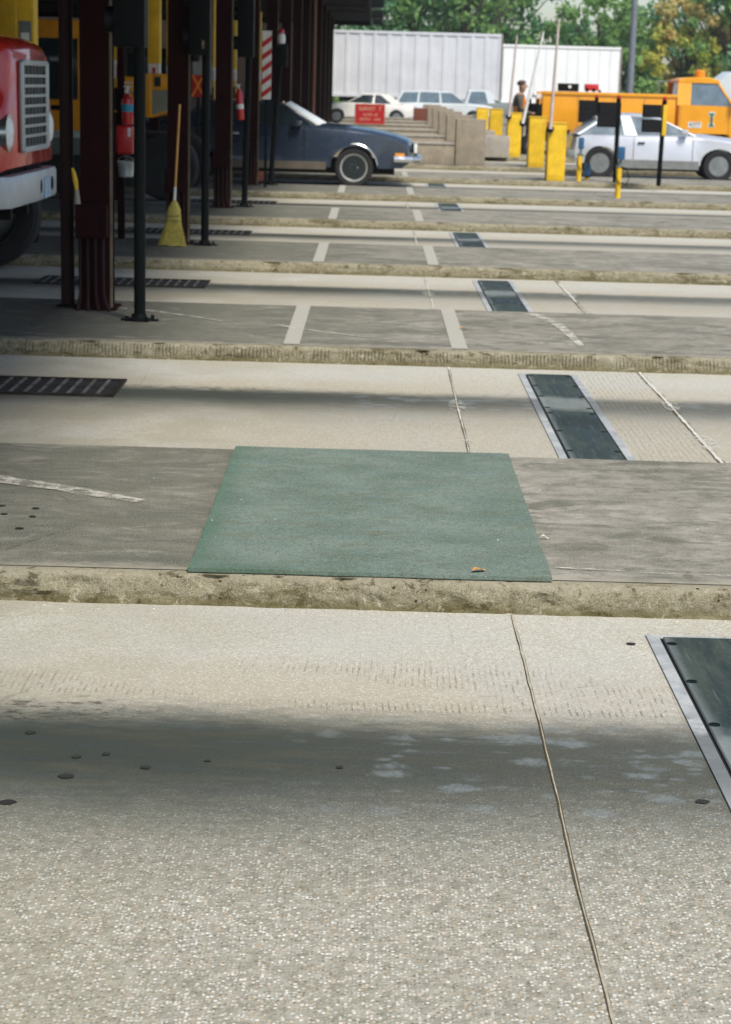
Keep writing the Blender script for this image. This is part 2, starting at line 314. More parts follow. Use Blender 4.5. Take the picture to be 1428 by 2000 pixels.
M = dict(
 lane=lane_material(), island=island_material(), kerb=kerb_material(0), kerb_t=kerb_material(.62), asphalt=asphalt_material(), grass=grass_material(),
 line=worn_paint('worn_white_line', (.47, .45, .38), .33), faint=worn_paint('faded_white_line', (.60, .57, .48), .50, 9), splash=worn_paint('sealant_splash', (.66, .64, .55), .56, 22),
 mat=mat_rubber(), treadle=treadle_material(), tframe=frame_material(),
 maroon=pm('maroon_steel', (.022, .005, .005), .85, 0, .3, 3, spec=.08), maroon_edge=pm('lit_flange_edge', (.15, .12, .075), .8, 0, .4, 8),
 maroon2=pm('maroon_pipe', (.026, .008, .007), .65, 0, .3, 4, spec=.25),
 black=pm('black_paint', (.004, .006, .006), .6, 0, .3, 5, spec=.12), blackm=pm('black_plastic', (.006, .006, .007), .6, spec=.25),
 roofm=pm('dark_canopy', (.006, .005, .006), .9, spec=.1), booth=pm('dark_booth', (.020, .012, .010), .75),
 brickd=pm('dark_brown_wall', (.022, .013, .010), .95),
 red=pm('red_truck_paint', (.62, .022, .008), .28, 0, .12, 2, coat=.8), chrome=pm('chrome', (.62, .65, .66), .22, .9, .1), grillm=pm('grille_silver', (.40, .44, .44), .4, .35, .12),
 bump_w=pm('bumper_silver', (.50, .53, .54), .4, .3, .18, 5), tyre=pm('tyre_rubber', (.014, .014, .015), .85), dark=pm('dark_void', (.006, .006, .007), .95),
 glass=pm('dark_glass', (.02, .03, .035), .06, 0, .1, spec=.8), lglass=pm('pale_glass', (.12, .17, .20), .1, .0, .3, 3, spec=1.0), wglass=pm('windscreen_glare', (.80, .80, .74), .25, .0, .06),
 lamp=pm('headlight_glass', (.86, .88, .86), .2, .0, .15, 10), orange=pm('orange_truck_paint', (.84, .35, .006), .38, 0, .1, 2, coat=.3), amber=pm('amber_lens', (.8, .30, .02), .3),
 yellow=pm('yellow_paint', (.80, .50, .014), .6, 0, .2, 5), yellowb=pm('yellow_booth_paint', (.55, .31, .01), .55, 0, .15, 4),
 blue=pm('blue_car_paint', (.034, .050, .078), .26, .35, .1, 1.5, coat=.8), silver=pm('silver_car_paint', (.58, .60, .64), .3, .3, .08, 1, coat=.6),
 silverd=pm('grey_lower_trim', (.20, .21, .20), .6), beige=pm('beige_trim', (.12, .10, .075), .5), cream=pm('cream_paint', (.74, .72, .67), .35, 0, .1, 1, coat=.3), wcar=pm('white_car_paint', (.62, .66, .66), .35, 0, .08, 1, coat=.3),
 pink=pm('faded_vinyl', (.50, .36, .31), .7), rim=pm('whitewall', (.30, .31, .29), .6), hub=pm('wheel_cover', (.30, .32, .32), .35, .7), darkrim=pm('dark_wheel', (.025, .035, .035), .4, .4),
 conc=pm('barrier_concrete', (.30, .255, .19), .92, 0, .22, 5, bump=.4), conc2=pm('barrier_concrete_light', (.36, .325, .27), .92, 0, .2, 5, bump=.4),
 trailer=pm('trailer_aluminium', (.66, .67, .69), .6, .0, .1, .8), trailerw=pm('trailer_white', (.90, .90, .87), .5, 0, .05, .6), trim=pm('trailer_rail', (.30, .25, .20), .6),
 signred=pm('sign_red', (.42, .008, .012), .5, 0, .12, 6), signtxt=pm('sign_lettering', (.62, .42, .24), .6), signor=pm('sign_orange', (.85, .25, .01), .5), white=pm('white_paint', (.78, .77, .72), .5), redp=pm('red_paint', (.52, .012, .015), .35, 0, .1, 6, coat=.4),
 cyan=pm('blue_label', (.02, .30, .48), .5), bluep=pm('blue_paint', (.02, .10, .22), .5), galv=pm('galvanised_steel', (.55, .62, .62), .35, .35, .35, 14), poleg=pm('lamp_post_grey', (.20, .22, .24), .5, .3),
 wood=pm('broom_handle_wood', (.62, .32, .07), .45, 0, .15, 9), straw=pm('broom_straw', (.50, .42, .09), .85, 0, .35, 30, bump=.5), steel=pm('frame_steel', (.52, .55, .56), .45, .2, .18, 7), steeld=pm('grate_steel', (.035, .028, .024), .55, .5, .4, 9), steell=pm('grate_bar', (.17, .165, .14), .5, .4, .4, 9),
 seal=pm('joint_sealant', (.40, .36, .27), .8, 0, .3, 20), sealw=pm('joint_sealant_white', (.58, .56, .48), .8, 0, .2, 20), seald=pm('joint_dark', (.085, .065, .03), .9), leaf=pm('dry_leaf', (.50, .24, .06), .7, 0, .25, 60), crumb=pm('pale_grit', (.62, .58, .48), .8),
 oilspot=pm('oil_drip', (.02, .018, .014), .8, 0, .3, 30), bark=pm('bark', (.07, .055, .04), .9), skin=pm('skin', (.42, .22, .15), .5), hair=pm('brown_hair', (.05, .03, .02), .7), jacket=pm('grey_brown_jacket', (.10, .085, .06), .85, 0, .3, 8), vest=pm('orange_vest', (.75, .22, .02), .7), trousers=pm('dark_trousers', (.018, .02, .03), .85),
 greenm=pm('green_emblem', (.03, .18, .12), .5), greyp=pm('grey_green_panel', (.26, .28, .19), .6), grey=pm('grey_paint', (.16, .19, .18), .6), steps=pm('brick_red_box', (.17, .05, .03), .85), sealg=pm('patch_grey', (.55, .56, .53), .8),
)

# ------------------------------------------------------------------ mesh helpers
def frame(d):
    d = d.normalized(); a = Vector((0, 0, 1)) if abs(d.z) < .9 else Vector((1, 0, 0))
    u = a.cross(d).normalized(); return u, d.cross(u)
class MB:
    def __init__(s): s.bm = bmesh.new()
    def box(s, x0, x1, y0, y1, z0, z1, bev=0.0, seg=2, rot=None, mi=0):
        vs = [s.bm.verts.new((x, y, z)) for x in (x0, x1) for y in (y0, y1) for z in (z0, z1)]
        fs = [s.bm.faces.new([vs[i] for i in q]) for q in ((0, 1, 3, 2), (4, 6, 7, 5), (0, 4, 5, 1), (2, 3, 7, 6), (0, 2, 6, 4), (1, 5, 7, 3))]
        for f in fs: f.material_index = mi
        if bev:
            es = list({e for f in fs for e in f.edges})
            r = bmesh.ops.bevel(s.bm, geom=es, offset=bev, segments=seg, affect='EDGES', profile=.6)
            vs = list({v for f in r['faces'] for v in f.verts} | {v for v in vs if v.is_valid})
        if rot:
            bmesh.ops.transform(s.bm, matrix=rot, verts=vs)
        return s
    def tube(s, pts, r, seg=10, cap=True):
        pts = [Vector(p) for p in pts]; rr = r if isinstance(r, (list, tuple)) else [r]*len(pts)
        rings = []
        for i, p in enumerate(pts):
            d = (pts[min(i+1, len(pts)-1)]-pts[max(i-1, 0)])
            if i == 0: u, v = frame(d)
            else:
                d.normalize(); u = (u-d*u.dot(d)).normalized(); v = d.cross(u)
            rings.append([s.bm.verts.new(p+(u*math.cos(2*math.pi*k/seg)+v*math.sin(2*math.pi*k/seg))*rr[i]) for k in range(seg)])
        for a, b in zip(rings, rings[1:]):
            for k in range(seg): s.bm.faces.new((a[k], a[(k+1) % seg], b[(k+1) % seg], b[k]))
        if cap: s.bm.faces.new(rings[0][::-1]); s.bm.faces.new(rings[-1])
        return s
    def lathe(s, prof, c=(0, 0, 0), axis='Z', seg=24, cap=True):
        c = Vector(c); rings = []
        for r, h in prof:
            ring = []
            for k in range(seg):
                a = 2*math.pi*k/seg; x, y = r*math.cos(a), r*math.sin(a)
                o = {'Z': (x, y, h), 'Y': (x, h, y), 'X': (h, x, y)}[axis]
                ring.append(s.bm.verts.new(c+Vector(o)))
            rings.append(ring)
        for a, b in zip(rings, rings[1:]):
            for k in range(seg): s.bm.faces.new((a[k], a[(k+1) % seg], b[(k+1) % seg], b[k]))
        if cap: s.bm.faces.new(rings[0][::-1]); s.bm.faces.new(rings[-1])
        return s
    def poly(s, pts, th=Vector((0, 0, 0))):
        a = [s.bm.verts.new(p) for p in pts]; f = s.bm.faces.new(a); th = Vector(th)
        if th.length > 0:
            b = [s.bm.verts.new(Vector(p)+th) for p in pts]; s.bm.faces.new(b[::-1])
            for i in range(len(a)): s.bm.faces.new((a[i], b[i], b[(i+1) % len(a)], a[(i+1) % len(a)]))
        return s
    def loft(s, rings, cap=True):
        R_ = [[s.bm.verts.new(p) for p in r] for r in rings]; n = len(R_[0])
        for a, b in zip(R_, R_[1:]):
            for k in range(n): s.bm.faces.new((a[k], a[(k+1) % n], b[(k+1) % n], b[k]))
        if cap: s.bm.faces.new(R_[0][::-1]); s.bm.faces.new(R_[-1])
        return s
    def build(s, name, mat, parent=None, smooth=35, mats=None):
        bmesh.ops.recalc_face_normals(s.bm, faces=s.bm.faces[:])
        bmesh.ops.triangulate(s.bm, faces=[f for f in s.bm.faces if len(f.verts) > 6])
        me = bpy.data.meshes.new(name); s.bm.to_mesh(me); s.bm.free()
        for m_ in (mats or [mat]): me.materials.append(m_)
        if smooth:
            me.polygons.foreach_set('use_smooth', [True]*len(me.polygons)); me.set_sharp_from_angle(angle=R(smooth))
        o = bpy.data.objects.new(name, me); col.objects.link(o)
        if parent: o.parent = parent
        return o
def tag(o, label=None, cat=None, group=None, kind=None):
    if label: o['label'] = label
    if cat: o['category'] = cat
    if group: o['group'] = group
    if kind: o['kind'] = kind
    return o
def thing(name, loc, label, cat, group=None, rz=0.0):
    o = bpy.data.objects.new(name, None); col.objects.link(o); o.location = loc; o.rotation_euler = (0, 0, rz); o.empty_display_size = .2
    return tag(o, label, cat, group)
def copy_tree(o, parent=None):
    c = o.copy(); col.objects.link(c)
    c.parent = parent
    for ch in o.children: copy_tree(ch, c)
    return c
def text_obj(body, size, mat, name, parent, loc, rot, ext=.002, sx=1.0):
    cu = bpy.data.curves.new(name, 'FONT'); cu.body = body; cu.size = size; cu.extrude = ext; cu.align_x = 'CENTER'; cu.align_y = 'CENTER'
    to = bpy.data.objects.new('tmp', cu); col.objects.link(to); bpy.context.view_layer.update()
    me = bpy.data.meshes.new_from_object(to.evaluated_get(bpy.context.evaluated_depsgraph_get()))
    bpy.data.objects.remove(to); me.materials.clear(); me.materials.append(mat)
    me.transform(Matrix.Translation(loc) @ rot @ Matrix.Diagonal((sx, 1, 1, 1)))
    o = bpy.data.objects.new(name, me); col.objects.link(o); o.parent = parent; return o
FACE_CAM = Matrix.Rotation(R(90), 4, 'X')         # text facing -Y

def fr(n): return K0+P*n                           # front of island n
XL, XR = -26.0, 22.0
# ================================================================== SETTING
g = MB(); g.poly([(-600, -60, -.03), (600, -60, -.03), (600, 900, -.03), (-600, 900, -.03)]); tag(g.build('ground', M['asphalt'], smooth=0), 'grey asphalt of the truck parking area behind the toll lanes', 'ground', kind='structure')
g = MB(); g.poly([(-300, 119, .0), (300, 119, .0), (300, 900, .0), (-300, 900, .0)]); tag(g.build('grass', M['grass'], smooth=0), 'green grass verge behind the white trailers', 'grass', kind='structure')
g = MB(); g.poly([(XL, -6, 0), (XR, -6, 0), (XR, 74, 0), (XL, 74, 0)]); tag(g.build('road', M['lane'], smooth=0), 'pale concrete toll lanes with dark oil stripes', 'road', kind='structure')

def island(n, zt=KH):
    y0 = fr(n); y1 = y0+IDEP
    g = MB(); g.box(XL+.5, XR-.5, y0+.09, y1, -.01, zt)
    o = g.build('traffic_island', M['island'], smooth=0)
    tag(o, ('concrete island under the green mat' if n == 1 else 'concrete island number %d counted away from the camera, between two toll lanes' % n), 'island', 'concrete islands between the lanes', 'structure')
    # kerb strip as one rough lofted sheet
    dense = {1: .011, 2: .022}.get(n, .09)
    xs = []; x = XL+.5
    lim = 2.2 if n == 1 else 4.2
    while x < XR-.5:
        xs.append(x); x += dense if -lim < x < lim+.3 else .4
    xs.append(XR-.5)
    prof = [(0, -.012), (.004, .012), (.008, .03), (.012, .048), (.016, .064), (.021, .078), (.026, .092), (.034, .104), (.046, .113), (.06, .1185), (.074, .1205), (.085, .1215), (.10, .1215)]
    amp = {1: .011, 2: .008}.get(n, .006)
    bm = bmesh.new(); prev = None
    joints = {1: [.505, -2.2], 2: [1.37, -1.5, .2], 3: [-.55, .12, 1.22, .96], 4: [.0, -2]}.get(n, [.6, -1.7])
    for x in xs:
        ring = []
        jd = min(abs(x-j) for j in joints)
        for k, (dy, dz) in enumerate(prof):
            e = 1.0 if 0 < k < 10 else 0.0
            nz = noise.fractal(Vector((x*11, dz*26+n*7, n*3.1)), 1, 2, 4)*amp*e
            nb = noise.noise(Vector((x*2.3, n*5.7, dz*6)))*.008*(1 if k < 10 else 0)
            ch = max(0, noise.noise(Vector((x*7+n*9, 3.3, dz*9)))-.22)*.09*e if 3 < k < 9 else 0
            jj = .012 if jd < .008 and k < 10 else 0
            low = max(0, noise.noise(Vector((x*3.1+4, n, 0))))*.02 if k < 3 else 0
            ring.append(bm.verts.new((x, y0+dy+nz+nb+ch+jj+low, dz*zt/.1215 - ch*.25 + (nz*.3 if k > 3 else 0))))
        if prev:
            for a in range(len(prof)-1): bm.faces.new((prev[a], ring[a], ring[a+1], prev[a+1]))
        prev = ring
    q = MB(); q.bm.free(); q.bm = bm
    k = q.build('kerb', M['kerb_t'] if n in (2,) else M['kerb'], o, smooth=60)
    # painted marks across the island
    if n != 1:
        for xx in (-.50, .585):
            if n > 8 or n < 1: continue
            w_ = .052; b = MB(); b.poly([(xx-w_, y0+.13, zt+.004), (xx+w_, y0+.13, zt+.004), (xx+w_, y1-.01, zt+.004), (xx-w_, y1-.01, zt+.004)])
            b.build('painted_stripe', M['line'], o, smooth=0)
for n in range(0, 13): island(n)

def ribbon(name, mat, pts, w0, z, parent=None, jit=0.0, tag_=None):
    b = MB(); pr = None; pts = [Vector(p) for p in pts]
    for i, p in enumerate(pts):
        d = (pts[min(i+1, len(pts)-1)]-pts[max(i-1, 0)]); nrm = Vector((d.y, -d.x, 0)).normalized()
        ww = (w0[i] if isinstance(w0, list) else w0)*(1+random.uniform(-jit, jit))/2
        a_, b_ = b.bm.verts.new((p.x-nrm.x*ww, p.y-nrm.y*ww, z)), b.bm.verts.new((p.x+nrm.x*ww, p.y+nrm.y*ww, z))
        if pr: b.bm.faces.new((pr[0], pr[1], b_, a_))
        pr = (a_, b_)
    return b.build(name, mat, parent, smooth=0)
# expansion joints across lanes
for n in range(0, 6):
    a, b_ = fr(n)+IDEP+.005, fr(n+1)-.004
    for xj, wj in ((.508, .0075 if n == 0 else .011), (1.73, .022 if n else 0)):
        if wj == 0: continue
        if xj > 1 and n > 2: continue
        N_ = 46; pts = []
        for i in range(N_+1):
            y = a+(b_-a)*i/N_; pts.append((xj+.008*noise.noise(Vector((y*1.1, xj, n)))+.0025*noise.noise(Vector((y*6, xj, n)))+.0016*noise.noise(Vector((y*21, xj, n))), y, 0))
        o = ribbon('expansion_joint', M['seald'], pts, wj*1.3, .003, jit=.25)
        tag(o, ('brownish joint running to the bottom edge of the near lane' if n == 0 else 'white sealed joint line across lane %d%s' % (n+1, ' right of the steel treadle' if xj > 1 else ' left of the steel treadle')), 'joint', 'expansion joints across the lanes', 'structure')
        ws = [wj*(.95 if noise.noise(Vector((p[1]*1.7, n*3.1, xj))) > -.1 else .4) for p in pts]
        ribbon('joint_filler', M['sealw'] if n else M['seal'], pts, ws, .0045, o, .35)
    if 0 < n < 3:
        for (xc, yc, rr) in ((.50, a+1.9, .05), (.51, a+.9, .03), (1.74, a+1.0, .06), (1.73, a+2.1, .05)):
            b = MB(); b.poly([(xc+rr*(1+.4*random.random())*math.cos(t*.52)*.9, yc+rr*3*(1+.5*random.random())*math.sin(t*.52), .006) for t in range(12)])
            tag(b.build('sealant_splash', M['splash'], smooth=0), 'white sealant smear beside a lane joint', 'smear', 'white sealant smears along the joints', 'structure')
# faded streaks on the islands
def streak(px, w, z, mat='faint'):
    pts = [at(x, y, z) for x, y in px]; P2 = []
    for a, b in zip(pts, pts[1:]):
        for i in range(6): P2.append(a.lerp(b, i/6))
    P2.append(pts[-1]); ws = [w*(1-.6*i/len(P2)) for i in range(len(P2))]
    return ribbon('faded_line', M[mat], P2, ws, z, jit=.2)
for L, w, lab in (([(-60, 927), (0, 936), (120, 952), (200, 966), (275, 978)], .14, 'faded white line on the island left of the green mat'),
                  ([(1085, 1108), (1170, 1112), (1300, 1120), (1440, 1124)], .018, 'thin white line on the island right of the green mat'),
                  ([(220, 600), (300, 607), (370, 617), (440, 627)], .05, 'pale streak beside the nearest black signal pole'),
                  ([(540, 634), (620, 646), (700, 656), (770, 662)], .04, 'pale streak crossing the painted stripe on the second island'),
                  ([(1035, 612), (1085, 630), (1115, 655), (1135, 675)], .10, 'pale worn patch on the second island')):
    tag(streak(L, w, KH+.0045), lab, 'line', kind='structure')
# irregular flat spots
def spot(px, py, r, z, mat, name, label, cat, el=1.0, kind='structure', group=None):
    c = at(px, py, z); b = MB(); k = 14; ph = random.random()*9
    b.poly([(c.x+r*el*(1+.35*noise.noise(Vector((math.cos(t)*1.4+ph, math.sin(t)*1.4, ph))))*math.cos(t), c.y+r*(1+.35*noise.noise(Vector((math.cos(t)*1.4+ph, math.sin(t)*1.4, ph+5))))*math.sin(t), z) for t in [2*math.pi*i/k for i in range(k)]])
    return tag(b.build(name, M[mat], smooth=0), label, cat, group, kind)
for i, (x, y, r, z) in enumerate([(130, 1515, .016, .003), (15, 1566, .016, .003), (285, 1498, .012, .003), (208, 1472, .010, .003), (150, 1477, .011, .003), (406, 1485, .007, .003), (1372, 1565, .014, .003), (1233, 1257, .013, .003), (70, 992, .012, KH+.004), (64, 1008, .012, KH+.004), (38, 1031, .013, KH+.004), (8, 1003, .011, KH+.004), (5, 987, .01, KH+.004), (664, 1498, .009, .003), (60, 1430, .012, .003)]):
    spot(x, y, r, z, 'oilspot', 'oil_spot', 'small dark oil drip on the concrete', 'stain', 1.3, group='dark oil drips')

# ================================================================== TREADLES, GRATES, MAT
def treadle(n, label):
    a, b_ = fr(n)+IDEP+.03, fr(n+1)-.21
    x0, x1 = .938, 1.308
    t = thing('treadle', (0, 0, 0), label, 'treadle plate', 'treadles across the lanes')
    f = MB(); f.box(x0, x0+.040, a, b_, -.005, .006); f.box(x1-.040, x1, a, b_, -.005, .006); f.box(x0+.040, x1-.040, b_-.03, b_, -.005, .005); f.build('frame', M['tframe'], t, 0)
    g_ = MB(); g_.box(x0+.040, x1-.040, a, b_-.03, -.004, .002); g_.build('gap', M['dark'], t, 0)
    mid = fr(n)+IDEP+1.8
    for (ya, yb) in ((a, mid-.006), (mid+.006, b_-.036)):
        p_ = MB(); p_.box(x0+.050, x1-.050, ya, yb, -.003, .012, .004, 1); pl = p_.build('plate', M['treadle'], t)
        k = 4
        for i in range(k):
            for xx in (x0+.068, x1-.068):
                q = MB(); yy = ya+.08+(yb-ya-.16)*i/(k-1)
                q.lathe([(.0165, .0122), (.0165, .0135), (.010, .0137), (.0085, .0128)], (xx, yy, 0), seg=14); q.build('bolt', M['black'], pl)
    return t
tl = ['large dark treadle plate at the right edge of the nearest lane', 'dark treadle plate with light frame in the lane just beyond the green mat', 'treadle plate in the third lane, with blackened near half', 'small treadle plate in the fourth lane from the camera', 'thin dark treadle plate in the fifth lane, hardly visible', 'farthest treadle plate, in the sixth lane level with the blue car']
for n in range(0, 6): treadle(n, tl[n])

def grate(n, label):
    y0 = fr(n)+IDEP+1.92; y1 = y0+.52; x0, x1 = -2.85, -1.45
    t = thing('drain_grate', (0, 0, 0), label, 'drain grate', 'drain grates in the lanes')
    f = MB(); f.box(x0, x1, y0, y1, -.01, .003); f.build('pit', M['dark'], t, 0)  # flat black sheet painting the dark of the pit under the bars
    f = MB(); f.box(x0, x1, y0-.03, y0, 0, .014); f.box(x0, x1, y1, y1+.03, 0, .014); f.box(x1, x1+.03, y0-.03, y1+.03, 0, .0142); f.box(x0-.03, x0, y0-.03, y1+.03, 0, .0142); f.build('frame', M['steeld'], t, 0)
    f = MB(); x = x1-.07
    while x > x0: f.box(x-.008, x+.008, y0, y1, .001, .012); x -= .082
    f.build('bars', M['steell'], t, 0)
    f = MB(); f.box(x0, x1, (y0+y1)/2-.006, (y0+y1)/2+.006, .0125, .0145); f.build('cross_bar', M['steeld'], t, 0)
for n, l in ((1, 'long slotted drain grate at the left of the second lane'), (2, 'drain grate behind the nearest maroon column'), (3, 'drain grate just right of the leaning broom'), (4, 'distant drain grate in the fifth lane')): grate(n, l)

# green mat
b = MB(); bm = b.bm; nx, ny = 60, 80; x0, x1, y0, y1 = -.598, .652, 6.105, 8.285
V = {}
for i in range(nx+1):
    for j in range(ny+1):
        x = x0+(x1-x0)*i/nx; y = y0+(y1-y0)*j/ny
        z = KH+.017+.0022*noise.noise(Vector((x*2.5, y*2.5, 1)))+.0008*noise.noise(Vector((x*12, y*12, 3)))
        if i in (0, nx): x += .003*noise.noise(Vector((y*5, i, 0)))
        if j in (0, ny): y += .004*noise.noise(Vector((x*5, j, 0)))
        V[i, j] = bm.verts.new((x, y, z))
for i in range(nx):
    for j in range(ny): bm.faces.new((V[i, j], V[i+1, j], V[i+1, j+1], V[i, j+1]))
bnd = [V[i, 0] for i in range(nx+1)]+[V[nx, j] for j in range(1, ny+1)]+[V[i, ny] for i in range(nx-1, -1, -1)]+[V[0, j] for j in range(ny-1, 0, -1)]
low = [bm.verts.new((v.co.x, v.co.y, KH+.003)) for v in bnd]
for i in range(len(bnd)): bm.faces.new((bnd[i], low[i], low[(i+1) % len(bnd)], bnd[(i+1) % len(bnd)]))
tag(b.build('floor_mat', M['mat'], smooth=50), 'large green rubber mat covering the nearest island', 'mat')

def leaf(px, py, z, L, rz, label, mat='leaf'):
    c = at(px, py, z); b = MB(); n_ = 8; up, lo = [], []
    for i in range(n_+1):
        t = i/n_; wv_ = math.sin(math.pi*t)**.7*L*.2+.0006; zz = .003+.006*math.sin(t*5)
        up.append(Vector((t*L-L/2, wv_, zz+.004))); lo.append(Vector((t*L-L/2, -wv_, zz+.002)))
    m_ = Matrix.Translation(c) @ Matrix.Rotation(rz, 4, 'Z')
    mids = [(a+b2)/2-Vector((0, 0, .003)) for a, b2 in zip(up, lo)]
    A = [[b.bm.verts.new(m_ @ v) for v in r] for r in (up, mids, lo)]
    for r0, r1 in zip(A, A[1:]):
        for i in range(n_): b.bm.faces.new((r0[i], r0[i+1], r1[i+1], r1[i]))
    tag(b.build('fallen_leaf', M[mat], smooth=60), label, 'leaf')
leaf(936, 1115, KH+.021, .06, R(35), 'curled dry brown leaf on the front of the green mat')
leaf(1064, 1051, KH+.005, .03, R(5), 'small pale leaf beside the right edge of the green mat', 'crumb')
leaf(905, 642, KH+.005, .07, R(20), 'dry leaf beside a painted stripe on the second island')
leaf(795, 387, KH+.005, .12, R(10), 'tan leaf lying on an island in front of the blue car')
g = MB()
for i in range(90):
    x = random.uniform(-1.3, 1.4); y = random.choice([random.uniform(6.15, 7.9), random.uniform(5.9, 6.03), random.uniform(5.95, 6.03)]); r = random.uniform(.0015, .004)
    z = KH+.018 if (y > 6.1 and -.6 < x < .56) else (KH if y > 6.1 else .002)
    if y > 6.1 and random.random() < .4: continue
    m_ = Matrix.Translation((x, y, z)) @ Matrix.Rotation(random.random()*3, 4, 'Z') @ Matrix.Diagonal((r*1.6, r, r*.8, 1))
    bmesh.ops.create_icosphere(g.bm, subdivisions=1, radius=1, matrix=m_)
tag(g.build('grit', M['crumb'], smooth=0), 'pale grit scattered on mat and kerb foot', 'grit', kind='stuff')

# ================================================================== COLUMNS, POLES, CANOPY
def column(y, label, full=True):
    t = thing('canopy_column', (-1.985, y, KH), label, 'column', 'maroon canopy columns in a row')
    b = MB(); W = .105; D = .12; T = .014; H = 4.35
    b.box(-W, W, -D, -D+T, 0, H); b.box(-W, W, D-T, D, 0, H); b.box(-.006, .006, -D+T, D-T, 0, H)
    b.build('shaft', M['maroon'], t, 0)
    e = MB(); e.box(W, W+.018, -D-.002, -D+T+.002, .0, H); e.build('flange_edge', M['maroon_edge'], t, 0)  # pale strip painted for the lit right edge of the flange
    if full:
        dj = .135 if full != 2 else .04
        j = MB(); j.box(-.125, .085, -D-dj, -D-.003, .52, .76, .006, 1); j.box(.085, .098, -D-dj+.015, -D-.02, .53, .75); j.build('junction_box', M['maroon'], t)
        for k in range(4):
            xx = -.10+.055*k; q = MB()
            dq = .07 if full != 2 else .02
            q.tube([(xx, -D-dq, .53), (xx, -D-dq, .25), (xx+.003, -D-dq-.005, .12), (xx+.012*(k-.8), -D-dq-.02, .05), (xx+.022*(k-.6), -D-dq-.035, 0)], .0115, 8)
            q.build('conduit', M['maroon2'], t)
        bp = MB(); bp.box(-.15, .15, -.16, .16, 0, .018); bp.build('base_plate', M['maroon'], t, 0)
    return t
labs = {2: 'thick maroon steel column with junction box and conduits, nearest to the camera', 3: 'maroon steel column the broom leans against', 4: 'third maroon canopy column from the camera', 5: 'fourth maroon canopy column, left of the blue car door', 6: 'fifth maroon canopy column, behind the blue car', 7: 'sixth maroon canopy column', 8: 'seventh maroon canopy column', 9: 'eighth maroon column with lit right edge painted pale'}
for n in range(1, 15):
    column(13.44+P*(n-2), labs.get(n, 'maroon canopy column %s in the far row' % ({1: 'outside the left edge', 10: 'ninth', 11: 'tenth', 12: 'eleventh', 13: 'twelfth', 14: 'thirteenth'}.get(n, ''))), 2 if n == 3 else n < 9)
# slim downpipe beside nearest column
c = at(133, 598, KH); t = thing('downpipe', c, 'slim reddish brown round pipe left of the nearest maroon column', 'pipe')
b = MB(); b.tube([(0, 0, 0), (0, 0, 4.2)], .05, 16); b.build('pipe', M['maroon2'], t); b = MB(); b.lathe([(.085, 0), (.085, .012), (.06, .02)], seg=18); b.build('base_flange', M['black'], t)
c = aty(612, 200, 49)
t = thing('downpipe', (c.x, 49, KH), 'rusty brown pipe standing right of the column row behind the blue car', 'pipe')
b = MB(); b.tube([(0, 0, 0), (0, 0, 4.2)], .04, 12); b.build('pipe', pm('rusty_pipe', (.20, .08, .045), .7), t)

# canopy
t = thing('canopy', (0, 0, 0), 'dark flat canopy roof over the toll booths, upper left', 'canopy')
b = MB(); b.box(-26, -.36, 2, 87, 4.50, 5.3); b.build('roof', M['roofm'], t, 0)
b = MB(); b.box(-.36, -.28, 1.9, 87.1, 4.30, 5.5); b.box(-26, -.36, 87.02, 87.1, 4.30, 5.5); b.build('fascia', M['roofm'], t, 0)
for n in range(0, 14):
    b = MB(); y = 13.44+P*(n-2)
    if y > 3: b.box(-25.5, -.5, y-.1, y+.1, 4.47, 4.498); b.build('beam', M['maroon'], t, 0)
for i, y in enumerate((66, 77, 85)):
    t = thing('lane_light', (-.25, y, 4.3), 'black lamp hanging on the outer canopy edge, %s one' % ('near', 'middle', 'far')[i], 'lamp', 'lamps along the canopy edge')
    b = MB(); b.box(0, .45, -.2, .2, .0, .32, .04); b.build('housing', M['black'], t); b = MB(); b.box(.08, .38, -.15, .15, -.012, .0); b.build('lens', M['grey'], t)

# toll booths (dark, in the left background) and dark building at the end
def booth(n):
    y = fr(n)+.15
    t = thing('toll_booth', (-8.6, y, KH), 'dark toll booth on island %d, left background under the canopy' % n, 'booth', 'toll booths under the canopy')
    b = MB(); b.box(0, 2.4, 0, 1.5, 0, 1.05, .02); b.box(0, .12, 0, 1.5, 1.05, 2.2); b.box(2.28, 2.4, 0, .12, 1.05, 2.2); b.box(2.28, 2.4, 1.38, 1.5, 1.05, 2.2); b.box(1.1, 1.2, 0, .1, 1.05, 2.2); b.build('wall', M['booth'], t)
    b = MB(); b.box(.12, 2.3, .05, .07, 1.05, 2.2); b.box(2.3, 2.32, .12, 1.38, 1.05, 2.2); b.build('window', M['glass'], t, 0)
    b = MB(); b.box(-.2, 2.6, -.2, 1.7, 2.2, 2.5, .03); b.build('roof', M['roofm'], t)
for n in range(3, 12): booth(n)
t = thing('plaza_building', (-30, 90, 0), 'dark building wall closing the view under the canopy', 'building')
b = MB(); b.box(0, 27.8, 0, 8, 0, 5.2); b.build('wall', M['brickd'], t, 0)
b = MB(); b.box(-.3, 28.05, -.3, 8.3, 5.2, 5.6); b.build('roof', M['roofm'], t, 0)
for i in range(8):
    b = MB(); b.box(1.5+i*3.2, 3.2+i*3.2, -.06, -.003, 1, 2.6); b.build('window', M['glass'], t, 0)

